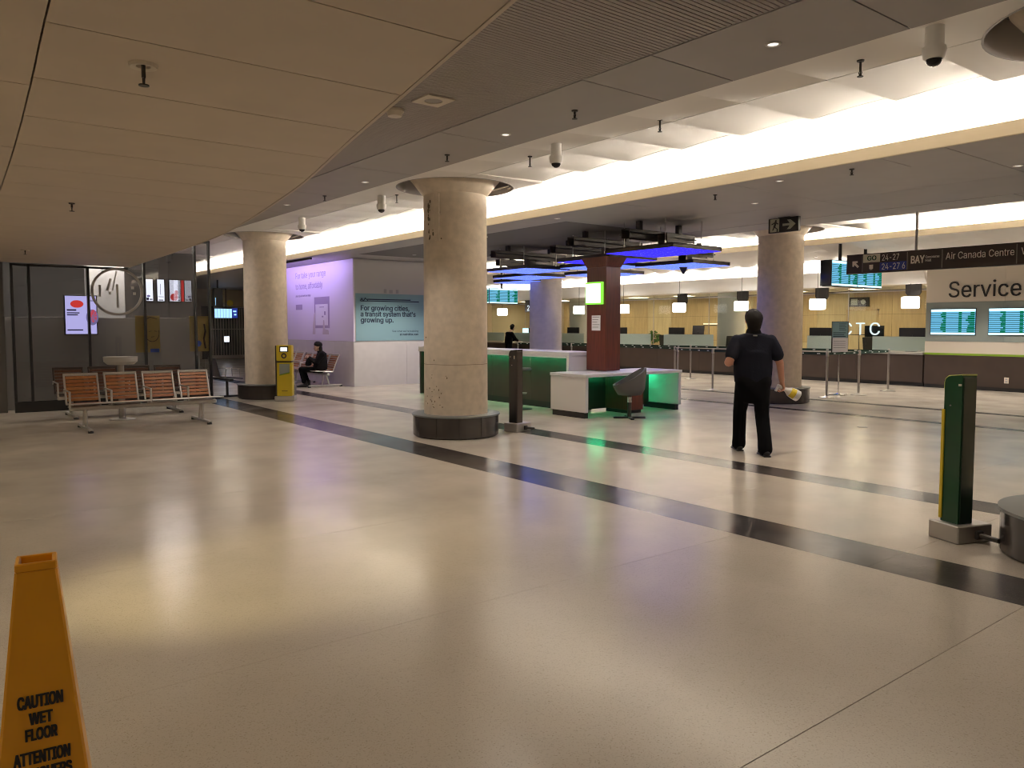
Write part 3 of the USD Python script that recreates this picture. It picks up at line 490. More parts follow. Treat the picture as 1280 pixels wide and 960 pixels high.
# tub chair at the desk
t = thing('tub_chair', 'grey upholstered tub chair on a pedestal at the white desk', 'chair', (-9.13, 9.62, 0), -35)
def shell(r0, r1, zb, h_hi, h_lo):
    n = 40; v = []; f = []
    for i in range(n):
        a = 2 * math.pi * i / n; hh = h_lo + (h_hi - h_lo) * (.5 - .5 * math.cos(a - math.pi / 2 + math.pi)) ** 1.2   # high at +y... back
        ca, sa = math.cos(a), math.sin(a)
        for (r, z) in ((r1 * .72, zb), (r1 * .93, zb + .10), (r1, zb + .10 + (hh - .1) * .6), (r1 * 1.02, zb + hh), (r0 * 1.02, zb + hh), (r0, zb + .12), (0.001, zb + .10), (0.001, zb)):
            v.append((r * ca, r * sa * .95, z))
    k = 8
    for i in range(n):
        j = (i + 1) % n
        for q in range(k): w_ = (q + 1) % k; f += [[i * k + q, j * k + q, i * k + w_], [i * k + w_, j * k + q, j * k + w_]]
    m = trimesh.Trimesh(v, f, process=True); m.fix_normals(); return m
obj('shell', shell(.25, .29, .40, .46, .16), 'grey_fabric', t, smooth=60); obj('cushion', lathe([(0, .47), (.235, .47), (.245, .50), (.22, .53), (0, .54)], 32), 'grey_fabric', t, smooth=40)
obj('stem', rod((0, 0, .03), (0, 0, .41), .035, 16), 'dark_metal', t); obj('stem_collar', rod((0, 0, .27), (0, 0, .36), .04, 16), 'chrome', t)
obj('base', cat_([bx(-.27, .27, -.03, .03, .0, .03, .006), bx(-.03, .03, -.27, .27, .0, .03, .006)]), 'black', t)
# wood clad post standing in the desk, with sign and notice
t = thing('wood_clad_post', 'square red brown wood clad post rising behind the white desk', 'post', (-10.135, 9.985, 0))
obj('cladding', bx(-.245, .245, -.185, .185, .76, 2.60, .006), 'wood_red', t); obj('flare', trimesh.convex.convex_hull(np.array([(sx * a, sy * b, z) for (a, b, z) in ((.245, .185, 2.60), (.32, .26, 2.775)) for sx in (-1, 1) for sy in (-1, 1)])), 'wood_red', t)
t = thing('lit_sign', 'square glowing lime green sign on the wood clad post', 'sign', (-10.15, 9.795, 2.14))
obj('frame', bx(-.215, .215, -.05, -.002, -.20, .20, .006), 'sign_lime', t); obj('face', bx(-.185, .185, -.056, -.049, -.17, .17), 'sign_face', t)
t = thing('notice', 'white paper notice taped to the wood clad post below the green sign', 'notice', (-10.13, 9.797, 1.61))
obj('sheet', bx(-.11, .11, -.004, -.001, -.135, .135), 'paper', t); obj('print', cat_([bx(-.09, .09 - .03 * (i % 3), -.006, -.0035, .10 - .045 * i, .112 - .045 * i) for i in range(5)]), 'letter_grey', t)
t = thing('leaflet', 'blue printed leaflet lying on the right end of the white desk', 'leaflet', (-9.78, 11.0, .746), 20); obj('sheet', bx(-.14, .14, -.22, .22, 0, .003), 'lilac', t)
# ---- blue light canopy
PANELS = [(-10.72, 10.62, 2.80, 'led_blue', 'front panel over the wood clad post'), (-8.86, 10.10, 2.80, 'led_blue', 'nearest panel on the right'), (-10.65, 12.75, 2.80, 'led_cyan', 'rear panel on the right, with the small camera below it'),
          (-13.68, 11.10, 2.80, 'led_cyan', 'left panel just beside the centre column'), (-12.16, 11.97, 2.83, 'led_cyan', 'middle panel between the left and the front ones'), (-13.55, 13.35, 2.80, 'led_cyan', 'rear panel half behind the wood clad post'),
          (-15.55, 12.65, 2.80, 'led_cyan', 'far panel above the departure screens on the left'), (-17.2, 13.9, 2.80, 'led_cyan', 'farthest panel, low behind the left ones')]
for i, (x, y, z, mt, lab) in enumerate(PANELS):
    t = thing('light_panel', 'blue glowing suspended ceiling panel, ' + lab, 'light panel', (x, y, z), 2 * ((i % 3) - 1)); a, b = .74, .61
    obj('frame', cat_([bx(-a, a, -b, -b + .02, -.01, .06), bx(-a, a, b - .02, b, -.01, .06), bx(-a, -a + .02, -b, b, -.01, .06), bx(a - .02, a, -b, b, -.01, .06), bx(-a, a, -b, b, .045, .06)]), 'dark_brown', t)
    obj('diffuser', bx(-a + .012, a - .012, -b + .012, b - .012, -.018, -.0105), mt, t)
    for (sx, sy) in ((-1, -1), (1, -1), (-1, 1), (1, 1)):
        h = obj('hanger', rod((sx * .45, sy * .45, .06), (sx * .45, sy * .45, ZC - z), .007, 6), 'steel_soft', t); obj('turnbuckle', rod((sx * .45, sy * .45, .07), (sx * .45, sy * .45, .12), .014, 8), 'chrome', h)
    obj('spine', bx(-.02, .18, -.10, .10, .06, .30, .004), 'dark_brown', t)
for i, (x, y0, y1, z, lab) in enumerate([(-10.6, 9.6, 11.4, 3.08, 'over the front panel'), (-9.0, 9.35, 11.0, 3.05, 'over the nearest right panel'), (-11.9, 10.3, 12.4, 3.08, 'over the middle panel'), (-13.5, 10.0, 12.0, 3.08, 'over the left panel'), (-15.2, 11.4, 13.5, 3.08, 'over the far panel'), (-10.6, 11.7, 13.6, 3.06, 'over the rear right panel'), (-13.5, 12.6, 14.2, 3.06, 'over the rear middle panel')]):
    t = thing('canopy_beam', f'dark grey steel channel hanging from the ceiling {lab}', 'beam', (x, (y0 + y1) / 2, z)); L = (y1 - y0) / 2
    obj('channel', cat_([bx(-.09, .09, -L, L, .08, .09), bx(-.09, -.08, -L, L, -.06, .09), bx(.08, .09, -L, L, -.06, .09)]), 'dark_brown', t)
    for s in (-1, 1): obj('drop_post', bx(-.04, .04, s * L * .6 - .04, s * L * .6 + .04, .085, ZC - z), 'dark_metal', t)
    obj('cable', cat_([rod((-.12, -L, .0), (-.12, L, .03), .012, 6), rod((.12, -L, .03), (.12, L, .0), .012, 6)]), 'black', t)
t = thing('security_camera', 'small dark cone shaped camera below the rear right canopy panel', 'camera', (-10.7, 12.85, 2.78)); obj('housing', lathe([(0, -.13), (.03, -.12), (.09, 0), (0, 0)], 20), 'dark_metal', t); obj('lens', ell((0, 0, -.125), (.028, .028, .02)), 'purple_glass', t)
# ================================================================== QUEUE POSTS WITH BELTS
def stanchion(x, y, label, to=None, belt='belt', prints=True):
    t = thing('queue_post', label, 'queue post', (x, y, 0)); obj('base', lathe([(0, 0), (.17, 0), (.17, .012), (.06, .03), (.025, .05), (0, .05)], 28), 'steel', t, smooth=30); obj('pole', rod((0, 0, .04), (0, 0, .92), .025, 14), 'steel', t, smooth=30)
    obj('head', cat_([lathe([(0, .90), (.032, .90), (.032, 1.0), (.02, 1.015), (0, 1.015)], 18)]), 'steel_soft', t)
    if to:
        dx, dy = to[0] - x, to[1] - y; L = math.hypot(dx, dy); a = math.degrees(math.atan2(dy, dx))
        b = obj('belt', T(bx(.03, L - .03, -.002, .002, .93, .985), rz=a), belt, t)
        if prints: obj('belt_print', cat_([T(bx(q, q + .07, s * .0035 - .001, s * .0035 + .001, .948, .968), rz=a) for s in (-1, 1) for q in np.arange(.16, L - .2, .36)]), 'belt_print', b)
Q = [(-9.16, 15.82, 'queue post just right of the column below the exit sign', (-11.9, 15.43)), (-11.9, 15.43, 'queue post standing alone on the open floor left of the walking man', (-13.3, 15.8)),
     (-13.3, 15.8, 'queue post right behind the right end of the white desk', (-13.95, 16.45)), (-13.95, 16.45, 'queue post behind the white desk, second from its right end', (-16.6, 16.7)), (-16.6, 16.7, 'queue post behind the white desk beside the wood clad post', (-18.6, 16.9)),
     (-18.6, 16.9, 'queue post hidden behind the bar counter end', (-21.5, 17.0)), (-21.5, 17.0, 'queue post seen above the bar counter left of the grey column', None),
     (-9.06, 16.98, 'queue post directly behind the notice stand', (-9.16, 15.82)), (-9.17, 18.55, 'queue post nearest the service wall', (-9.06, 16.98)),
     (-14.84, 18.2, 'queue post farther back between the walking man and the white desk', (-11.6, 18.4)), (-11.6, 18.4, 'queue post behind the column below the exit sign', (-9.17, 18.55)), (-18.0, 18.1, 'queue post far back behind the wood clad post', (-14.84, 18.2)), (-21.5, 18.2, 'queue post far back, seen above the bar counter', (-18.0, 18.1))]
for x, y, lab, to in Q: stanchion(x, y, lab, to)
t = thing('notice_stand', 'chrome floor stand holding two paper notices in front of the ticket counter', 'sign stand', (-9.30, 16.55, 0), 35)
obj('base', cat_([rod((0, 0, .02), (.2 * math.cos(a), .2 * math.sin(a), .02), .02, 8) for a in np.arange(5) * 2 * math.pi / 5 + .3] + [lathe([(0, 0), (.07, 0), (.05, .05), (0, .06)], 20)]), 'chrome', t); obj('pole', rod((0, 0, .04), (0, 0, 1.60), .018, 12), 'chrome', t)
obj('holder', bx(-.175, .175, -.035, -.02, .92, 1.66, .004), 'dark_metal', t); obj('sheet', bx(-.16, .16, -.040, -.034, 1.30, 1.65), 'teal', t); obj('sheet', bx(-.15, .17, -.040, -.034, .93, 1.295), 'paper', t)
obj('print', cat_([bx(-.02, .13 - .02 * (i % 2), -.043, -.039, 1.60 - .035 * i, 1.61 - .035 * i) for i in range(5)] + [bx(-.14, .12 - .03 * (i % 2), -.043, -.039, 1.40 - .04 * i, 1.415 - .04 * i) for i in range(3)] + [bx(-.13, .12, -.043, -.039, 1.22 - .05 * i, 1.226 - .05 * i) for i in range(4)]), 'ink', t)
# ================================================================== TICKET OFFICE
YK = 20.6
tc = thing('ticket_counter', 'long dark fronted ticket counter with a steel edge', 'counter', (0, YK, 0))
for i in range(11): obj('front_panel', bx(-29.0 + 1.79 * i + .004, -29.0 + 1.79 * (i + 1) - .004, .02, .06, .10, .82), 'base_dark', tc)
obj('plinth', bx(-29.0, -9.3, .06, .5, 0, .10), 'black', tc); obj('top', bx(-29.0, -9.3, -.02, .75, .82, .88, .006), 'steel_soft', tc); obj('body', bx(-29.0, -9.3, .06, .70, .10, .82), 'base_dark', tc)
SCRX = [(-28.9, -27.3), (-26.6, -24.9), (-23.9, -22.2), (-20.6, -18.76), (-18.16, -16.05), (-15.0, -13.4), (-12.7, -11.55), (-10.75, -9.36)]
for i, (a, b) in enumerate(SCRX):
    t = thing('counter_screen', ['frosted glass counter screen, leftmost above the bar', 'frosted glass counter screen left of the grey column', 'frosted glass counter screen between the grey column and the wood clad post', 'frosted glass counter screen just right of the wood clad post', 'frosted glass counter screen between the desk chair and the walking man', 'frosted glass counter screen behind the walking man', 'frosted glass counter screen behind the notice stand', 'frosted glass counter screen next to the service wall'][i], 'glass screen', ((a + b) / 2, YK + .22, .88))
    w_ = (b - a) / 2; obj('pane', bx(-w_, w_, -.006, .006, .02, .40), 'frost', t); [obj('clip', bx(q - .03, q + .03, -.02, .02, 0, .05), 'steel_soft', t) for q in (.13 - w_, w_ - .13)]
w = thing('window', 'tall clear glass partition above the ticket counter with a slim rail', None, kind='structure')
for a in np.arange(-29.0, -9.4, 2.46): obj('pane', bx(a + .006, a + 2.454, YK + .80, YK + .812, .9, 2.65), 'pane_clear', w)
obj('rail', bx(-29, -9.35, YK + .785, YK + .825, 2.50, 2.535), 'steel_soft', w); obj('joint', cat_([bx(a - .008, a + .008, YK + .79, YK + .82, .9, 2.65) for a in np.arange(-26.54, -9.4, 2.46)]), 'steel_soft', w)
wo = thing('wall_office', 'wood panelled back wall of the ticket office', None, kind='structure')
obj('studs', bx(-30, XE, YF, YF + .2, 0, 3.4), 'shadow_gap', wo)
xs = np.arange(-30.0, -7.0, 1.28)
for i, x in enumerate(xs):
    for (z0, z1) in ((.05, 1.0), (1.006, 1.93), (1.936, 2.66)): obj('wood_panel', bx(x + .004, x + 1.274, YF - .03, YF, z0, z1), ('wood_wall', 'wood_wall_b', 'wood_wall')[(i * 2 + int(z0)) % 3], wo)
single('ceiling', bx(-30, -9.3, 21.22, YF, 2.70, 2.74), 'cove_white', 'white ceiling inside the ticket office', kind='structure'); wall('end', bx(-30.1, -30.0, 15.9, YF, 0, 3.46), 'wall_cream', 'cream wall at the far left end of the ticket office'); wall('divider', bx(-9.32, -9.28, 21.45, YF, 0, 2.74), 'wood_wall', 'wood wall at the right end of the ticket office')
t = thing('door', 'pale wood office door with a small sign above it, seen through the counter glass', None, (-13.05, YF - .035, 0), kind='structure')
obj('leaf', bx(-.48, .48, -.02, .0, .02, 2.05, .004), 'wood_wall_b', t); obj('frame', cat_([bx(-.54, -.48, -.03, .0, 0, 2.11), bx(.48, .54, -.03, 0, 0, 2.11), bx(-.54, .54, -.03, 0, 2.05, 2.11)]), 'wood_wall', t); obj('handle', rod((.38, -.05, 1.0), (.38, -.05, 1.12), .012, 8), 'steel', t)
t = thing('exit_sign', 'small grey exit sign above the office door', 'sign', (-13.15, YF - .06, 2.34)); obj('case', bx(-.34, .34, -.03, .02, -.15, .15, .004), 'dark_metal', t); obj('pictogram', cat_([bx(-.26, -.04, -.036, -.029, -.1, .1), T(lathe([(0, 0), (.08, 0), (.08, .006), (0, .006)], 20), (.15, -.03, 0), rx=90)]), 'exit_face', t)
for i, (x, lab) in enumerate(((-16.6, 'white column inside the ticket office, left of the walking man'), (-24.2, 'white column inside the ticket office, left of the wood clad post'))):
    t = thing('office_column', lab, 'column', (x, 22.5, 0)); obj('shaft', lathe([(0, 0), (.47, 0), (.47, 2.70), (0, 2.70)], 48), 'white_paint', t, smooth=40); obj('skirting', lathe([(.465, 0), (.485, 0), (.485, .12), (.465, .12)], 48), 'black', t)
lab_p = ['white glowing cube lamp over the counter, farthest left above the seated clerk', 'white glowing cube lamp over the counter between the grey column and the wood clad post', 'white glowing cube lamp hidden behind the wood clad post edge', 'white glowing cube lamp over the counter above the desk chair', 'white glowing cube lamp just above the head of the walking man', 'white glowing cube lamp right of the column below the exit sign', 'white glowing cube lamp over the counter next to the service wall']
for i, x in enumerate((-26.75, -21.92, -19.6, -17.06, -14.62, -12.09, -9.72)):
    t = thing('pendant_lamp', lab_p[i], 'lamp', (x, 20.72 if x > -9.9 else 20.3, 2.17)); z1 = 2.66 if x > -9.9 else ZC + .13
    obj('shade', lathe([(0, -.15), (.20, -.15), (.215, -.13), (.215, .13), (.20, .15), (0, .15)], 4 * 8, a0=0), 'pend_glow', t, smooth=40); obj('stem', rod((0, 0, .15), (0, 0, z1 - 2.17), .008, 8), 'dark_metal', t)
lab_h = ['dark rounded number display above the counter, beside the lamp over the desk chair', 'dark rounded number display above the counter, left of the walking man', 'dark rounded number display right of the column below the exit sign', 'dark rounded number display next to the service wall', 'dark number display showing a 2 below the left departure screens']
for i, (x, z0) in enumerate(((-17.55, 2.28), (-15.12, 2.34), (-12.40, 2.33), (-9.80, 2.36), (-25.9, 2.16))):
    t = thing('number_display', lab_h[i], 'display', (x, YK + .45, 0)); w_ = .20
    pr = [(-w_, 2.68), (-w_, z0 + .08), (-w_ + .06, z0), (w_ - .06, z0), (w_, z0 + .08), (w_, 2.68)]
    obj('case', T(prism(pr, -.03, .03), rx=90), 'dark_metal', t)
    if i < 4: obj('face', bx(-w_ + .03, w_ - .03, -.036, -.029, z0 + .14, z0 + .28), 'dark_metal', t)
    else: obj('numeral', text('2', .22, (-.07, -.031, z0 + .06)), 'neon', t)
def monitor(x, y, label, w_=.34, h_=.27, z=.88, rz=180, scr='purple_glass'):
    t = thing('monitor', label, 'monitor', (x, y, z), rz); obj('panel', bx(-w_, w_, -.02, .03, .36, .36 + h_, .006), 'black', t); obj('screen', bx(-w_ + .015, w_ - .015, -.024, -.019, .375, .345 + h_), scr, t); obj('neck', bx(-.03, .03, .02, .05, .03, .45), 'black', t); obj('foot', bx(-.12, .12, -.08, .1, 0, .015), 'black', t)
for x, lab in ((-17.9, 'black monitor back seen above the frosted screen right of the desk chair'), (-14.6, 'black monitor behind the walking man'), (-12.5, 'black monitor right of the column below the exit sign'), (-9.86, 'black monitor next to the service wall'), (-23.2, 'black monitor between the grey column and the wood clad post'), (-20.6, 'black monitor with a blue glow beside the wood clad post')):
    monitor(x, 21.18, lab, z=.881)
def office_chair(x, y, rz, label):
    t = thing('office_chair', label, 'chair', (x, y, 0), rz); obj('backrest', T(bx(-.24, .24, -.025, .025, 0, .62, .02), (0, .22, .62), rx=-8), 'office_chair', t); obj('seat', bx(-.25, .25, -.25, .22, .50, .58, .02), 'office_chair', t); obj('column', rod((0, 0, .08), (0, 0, .5), .03), 'black', t)
    obj('base', cat_([rod((0, 0, .09), (.3 * math.cos(a), .3 * math.sin(a), .05), .02, 8) for a in np.arange(5) * 2 * math.pi / 5]), 'black', t); obj('caster', cat_([ell((.3 * math.cos(a), .3 * math.sin(a), .03), (.03, .03, .03), 1) for a in np.arange(5) * 2 * math.pi / 5]), 'black', t)
    for s in (-1, 1): obj('armrest', cat_([bx(s * .29 - .03, s * .29 + .03, -.15, .12, .76, .79, .008), rod((s * .27, 0, .55), (s * .29, 0, .77), .015, 8)]), 'black', t)
for x, y, rz, lab in ((-19.2, 22.3, 70, 'black office chair behind the gap left of the second frosted screen, beside the plant'), (-16.2, 21.78, 250, 'black office chair in front of the white office column'), (-11.35, 22.2, 60, 'black office chair behind the gap right of the notice stand'), (-24.9, 21.9, 60, 'black office chair just right of the grey column')):
    office_chair(x, y, rz, lab)
t = thing('office_screen', 'dark angled screen on an arm in front of the white office column', 'monitor', (-16.95, 21.15, .881), 20); obj('panel', T(bx(-.2, .2, -.02, .02, 0, .38, .008), (0, 0, .32), rx=-10), 'dark_metal', t); obj('arm', tube([(0, .03, 0), (0, .03, .35), (-.0, .0, .5)], .015), 'black', t)
t = thing('potted_plant', 'leafy green potted plant behind the counter beside the desk chair', 'plant', (-20.1, 22.4, .0)); obj('pot', lathe([(0, 0), (.16, 0), (.2, .6), (.19, .6), (0, .55)], 24), 'pot', t)
lv = []
for i in range(130):
    a = rng.random() * 6.283; el_ = .2 + 1.2 * rng.random(); r_ = .16 + .28 * rng.random(); p0 = np.array([0, 0, .95]) + r_ * np.array([math.cos(a) * math.cos(el_), math.sin(a) * math.cos(el_), 1.3 * math.sin(el_) - .3]); m = trimesh.creation.icosphere(1, 1.); m.apply_scale([.07, .03, .006]); m.apply_transform(trimesh.transformations.euler_matrix(rng.random() * 2 - 1, rng.random() * 2 - 1, a)); m.apply_translation(p0); lv.append(m)
tag(obj('foliage', cat_(lv), 'leaf_t', t), kind='stuff'); obj('stem', tube([(0, 0, .5), (.02, 0, .8), (0, .02, 1.15)], .012), 'dark_brown', t)
t = thing('neon_letters', 'white glowing letters behind the counter glass around the notice stand', 'sign', (-12.55, 22.6, 1.22), 0)
for s_, x in (('C', -.10), ('T', .34), ('C', .76)): obj('letter', text(s_, .36, (x, 0, .08), depth=.02), 'neon', t)
obj('backboard', bx(.62, 1.20, .02, .05, -.1, .35), 'black', t); obj('support', cat_([rod((x, .03, -1.2), (x, .03, .30), .01, 6) for x in (.0, .45, .95)] + [bx(-.1, 1.2, .02, .04, .07, .09)]), 'dark_metal', t)
t = thing('wall_lamp', 'warm strip light on the office wall left of the white column', 'lamp', (-18.6, YF - .05, 1.62)); obj('tube', bx(-.8, .5, -.03, .0, .0, .05), 'sconce', t); obj('bracket', bx(-.82, .52, -.02, .02, -.02, .0), 'steel', t)
for i in range(9):  # fill lights added to brighten the ticket office
    t = thing('office_light', f'flat fill light added under the ceiling of the ticket office', 'lamp', (-28.4 + 2.3 * i, 23.1, 2.69), 0, 'added office fill lights'); obj('frame', cat_([bx(-.33, .33, -.33, -.30, -.012, .008), bx(-.33, .33, .30, .33, -.012, .008), bx(-.33, -.30, -.3, .3, -.012, .008), bx(.30, .33, -.3, .3, -.012, .008)]), 'white_paint', t); obj('diffuser', bx(-.30, .30, -.30, .30, -.006, .0), 'office_glow' if 'office_glow' in MATS else (EM('office_glow', (1., .82, .56), L_OFFICE) and 'office_glow'), t)
# ---- service wall
sw = thing('wall_service', 'cream service wall with a grey green screen band above a dark base', None, (0, YK - .03, 0), kind='structure'); XSV = -9.25
obj('base', bx(XSV, XE, .0, .6, .09, .835), 'base_dark', sw); obj('plinth', bx(XSV, XE, .02, .6, 0, .09), 'black', sw); obj('green_strip', bx(XSV, XE, -.012, .5, .835, .885), 'green_strip', sw); obj('lower_band', bx(XSV, XE, -.004, .6, .885, 1.17), 'cream', sw)
for i in range(8): obj('screen_band', bx(XSV + 1.8 * i + .003, min(XE, XSV + 1.8 * (i + 1)) - .003, .0, .6, 1.175, 2.15), 'band_grey', sw)
for i in range(8): obj('upper_panel', bx(XSV + 1.8 * i + .002, min(XE, XSV + 1.8 * (i + 1)) - .002, -.004, .6, 2.155, 3.32), 'cream', sw)
obj('lettering', text('Service', .385, (-8.73, -.005, 2.27), width=1.60, depth=.02), 'black_ink', sw)
t = thing('wall_socket', 'small pale socket plate low on the dark base of the service wall', 'socket', (-7.35, YK - .03, .27)); obj('plate', bx(-.05, .05, -.012, 0, -.07, .07, .004), 'ivory_plastic', t); obj('outlet', cat_([bx(-.022, .022, -.016, -.011, .012, .045), bx(-.022, .022, -.016, -.011, -.045, -.012)]), 'letter_grey', t)
def board(name, label, loc, rz, w_, h_, seed, depth=.07, group=None, hang=None):
    t = thing(name, label, 'departure screen', loc, rz, group); r = np.random.default_rng(seed)
    obj('case', bx(-w_ - .015, w_ + .015, 0, depth, -h_ - .015, h_ + .015, .004), 'black', t); obj('display', bx(-w_, w_, -.004, .002, -h_, h_), 'scr_blue', t)
    obj('header', bx(-w_, w_, -.007, -.003, h_ * .80, h_), 'scr_white', t); obj('footer', bx(-w_, w_, -.007, -.003, -h_, -h_ * .84), 'scr_white', t)
    rows = 11; dz = 1.62 * h_ / rows
    obj('row_line', cat_([bx(-w_, w_, -.007, -.0035, h_ * .78 - dz * (i + .88), h_ * .78 - dz * (i + .55)) for i in range(rows)]), 'scr_line', t)
    cells = []
    for i in range(rows):
        z1 = h_ * .77 - dz * i
        for (a, b) in ((-.58 + .2 * r.random(), -.30), (.27, .41), (.58 + .22 * r.random(), .97)): cells.append(bx(a * w_, b * w_, -.010, -.006, z1 - dz * .86, z1))
    tag(obj('cell', cat_(cells), 'scr_green', t), kind='stuff'); return t
board('departure_screen', 'departure screen set in the service wall, left one under the word Service', (-8.59, YK - .056, 1.66), 0, .52, .315, 1, .02)
board('departure_screen', 'departure screen set in the service wall, cut by the right edge of the picture', (-7.25, YK - .056, 1.66), 0, .52, .315, 2, .02)
def hung_pair(label, x, y0, w_, h_, z, seed):
    for i in range(2):
        t = board('departure_screen', label[i], (x, y0 + w_ + .02 + i * 2 * (w_ + .018), z), 90, w_, h_, seed + i, .22); obj('hanger', rod((0, .12, h_), (0, .12, (ZC + .05 if x > -15 else 3.57 + .1 * i) - z), .035, 12), 'dark_metal', t)
        if i == 0: obj('end_box', bx(-w_ - .05, -w_ - .016, .0, .24, -h_ - .01, h_ + .01, .004), 'purple_glass', t)
hung_pair(('hanging departure screen left of the brown wayfinding sign', 'hanging departure screen half hidden behind the brown wayfinding sign'), -9.0, 15.62, .52, .265, 2.69, 5)
hung_pair(('hanging departure screen cut by the centre column', 'hanging departure screen between the centre column and the grey column'), -20.0, 13.5, .56, .235, 2.52, 8)
# ---- wayfinding sign
sg = thing('wayfinding_sign', 'long brown hanging wayfinding sign reading Air Canada Centre', 'sign', (-6.77, 12.2, 2.40)); Hs = .31
obj('board', bx(0, 4.6, 0, .10, 0, Hs, .004), 'sign_brown', sg)
for x in (.27, .981, 1.491, 2.478): obj('rule', bx(x - .006, x + .006, -.004, .002, .02, Hs - .02), 'sign_rule', sg)
obj('arrow', T(prism([(-.052, .052), (.035, .052), (.035, .022), (.004, .022), (.060, -.036), (.036, -.060), (-.022, -.004), (-.022, -.035), (-.052, -.035)], 0, .003), (.155, 0, .15), rx=90), 'sign_text', sg)
pl = obj('plate', bx(.282, .555, -.004, .002, .168, Hs - .012), 'sign_ivory', sg); obj('lettering', text('GO', .07, (.345, -.004, .20), bold=True, width=.15), 'green_dark', pl)
obj('plate', bx(.555, .970, -.004, .002, .025, .155), 'sign_blue', sg); obj('lettering', text('24-27', .094, (.582, -.003, .182), width=.265), 'sign_text', sg); obj('lettering', text('24-27 6', .094, (.582, -.004, .042), width=.36), 'sign_text', sg)
obj('train_mark', cat_([bx(.385, .445, -.004, .002, .065, .13), bx(.395, .435, -.004, .002, .05, .060)]), 'sign_text', sg)
obj('lettering', text('BAY', .11, (1.029, -.001, .112), bold=True, width=.205), 'sign_text', sg); obj('lettering', text('Concourse', .036, (1.25, -.002, .178), width=.20), 'sign_text', sg); obj('lettering', text('Hall', .036, (1.25, -.002, .125), width=.085), 'sign_text', sg)
obj('lettering', text('Air Canada Centre', .098, (1.541, -.002, .138), width=.905), 'sign_text', sg); obj('lettering', text('W', .098, (2.528, -.002, .138)), 'sign_text', sg)
for x in (1.088, 4.0): obj('hanger', rod((x, .05, Hs), (x, .05, ZC - 2.40), .022, 12), 'steel_soft', sg)
# ---- overhead exit sign
e = thing('exit_sign', 'black exit sign with running figure and right arrow, above the stone column', 'sign', (-7.25, 11.15, 3.165))
obj('case', bx(-.27, .27, -.03, .03, -.115, .115, .004), 'black', e); obj('mount', bx(-.1, .1, -.02, .02, .115, .125), 'dark_metal', e)
pc = obj('pictogram_field', bx(-.235, -.07, -.034, -.029, -.10, .105), 'exit_face', e)
obj('figure', cat_([ell((-.13, -.035, .075), (.016, .003, .016), 1), T(bx(-.018, .018, -.038, -.033, -.04, .055), (-.145, 0, .01), ry=18)] + [rod(a, b, .009, 5) for a, b in (((-.15, -.036, .045), (-.205, -.036, .02)), ((-.135, -.036, .045), (-.085, -.036, .02)), ((-.155, -.036, -.02), (-.10, -.036, -.06)), ((-.10, -.036, -.06), (-.105, -.036, -.10)), ((-.16, -.036, -.025), (-.185, -.036, -.075)))]), 'black', pc)
obj('arrow', T(prism([(-.04, -.018), (.09, -.018), (.04, -.075), (.10, -.075), (.19, 0), (.10, .075), (.04, .075), (.09, .018), (-.04, .018)], 0, .004), (.03, -.030, 0), rx=90), 'exit_face', e)
# ================================================================== CEILING FITTINGS
def sprinkler(x, y, z, label, drop=.06, cup=False, group=None):
    drop = drop * .7
    t = thing('sprinkler', label, 'sprinkler', (x, y, z), 0, group)
    obj('escutcheon', lathe([(.012, 0), (.028, 0), (.024, -.010), (.012, -.010)] if not cup else [(.03, 0), (.060, 0), (.055, -.014), (.03, -.010)], 24), 'ivory_plastic' if cup else 'dark_metal', t)
    obj('pipe', rod((0, 0, .02), (0, 0, -drop), .009, 8), 'dark_metal', t); obj('deflector', lathe([(0, -drop - .035), (.022, -drop - .035), (.022, -drop - .03), (0, -drop - .03)], 14), 'dark_metal', t); obj('frame', cat_([rod((s * .012, 0, -drop), (s * .004, 0, -drop - .03), .004, 5) for s in (-1, 1)] + [rod((0, 0, -drop), (0, 0, -drop - .033), .004, 5)]), 'dark_metal', t)
sprinkler(-3.70, .86, ZL, 'large sprinkler with a pale cup on the warm low ceiling, top left', .08, True)
sprinkler(-8.2, 1.26, ZL, 'bare dark sprinkler on the warm low ceiling, middle left', .06)
sprinkler(-13.6, 1.46, ZL, 'small sprinkler on the warm low ceiling close to the shopfront', .05, True)
for x, y, lab in ((-4.75, 4.34, 'dark sprinkler on the flat grey ceiling strip right of the centre column'), (-6.75, 4.42, 'dark sprinkler on the flat grey ceiling strip just above the centre column'), (-9.85, 4.50, 'dark sprinkler on the flat grey ceiling strip left of the centre column'), (-4.6, 8.35, 'dark sprinkler on the far grey ceiling, above the exit sign to its right'), (-6.6, 8.55, 'dark sprinkler on the far grey ceiling left of the exit sign')): sprinkler(x, y, ZC, lab, .05)
for x, y, lab in ((-3.05, 5.62, 'sprinkler on the lit near cove, rightmost'), (-5.05, 5.70, 'sprinkler on the lit near cove between the two domed cameras'), (-7.05, 5.75, 'sprinkler on the lit near cove just right of the centre column'), (-10.3, 5.85, 'sprinkler on the lit near cove left of the centre column')): sprinkler(x, y, 3.50, lab, .12)
for x, y, lab in ((-2.42, 5.38, 'white domed ceiling camera nearest the top right corner'), (-6.40, 5.58, 'white domed ceiling camera just right of the centre column'), (-10.5, 5.7, 'white domed ceiling camera left of the centre column'), (-13.5, 5.72, 'white domed ceiling camera right of the farther column')):
    t = thing('dome_camera', lab, 'camera', (x, y, 3.50)); obj('stem', lathe([(0, .05), (.058, .05), (.058, -.13), (0, -.13)], 28), 'white_paint', t, smooth=40); obj('housing', lathe([(0, -.13), (.070, -.13), (.074, -.155), (.066, -.20), (.055, -.21), (0, -.21)], 28), 'white_paint', t, smooth=40); obj('lens_dome', ell((0, 0, -.205), (.052, .052, .05)), 'purple_glass', t, smooth=True)
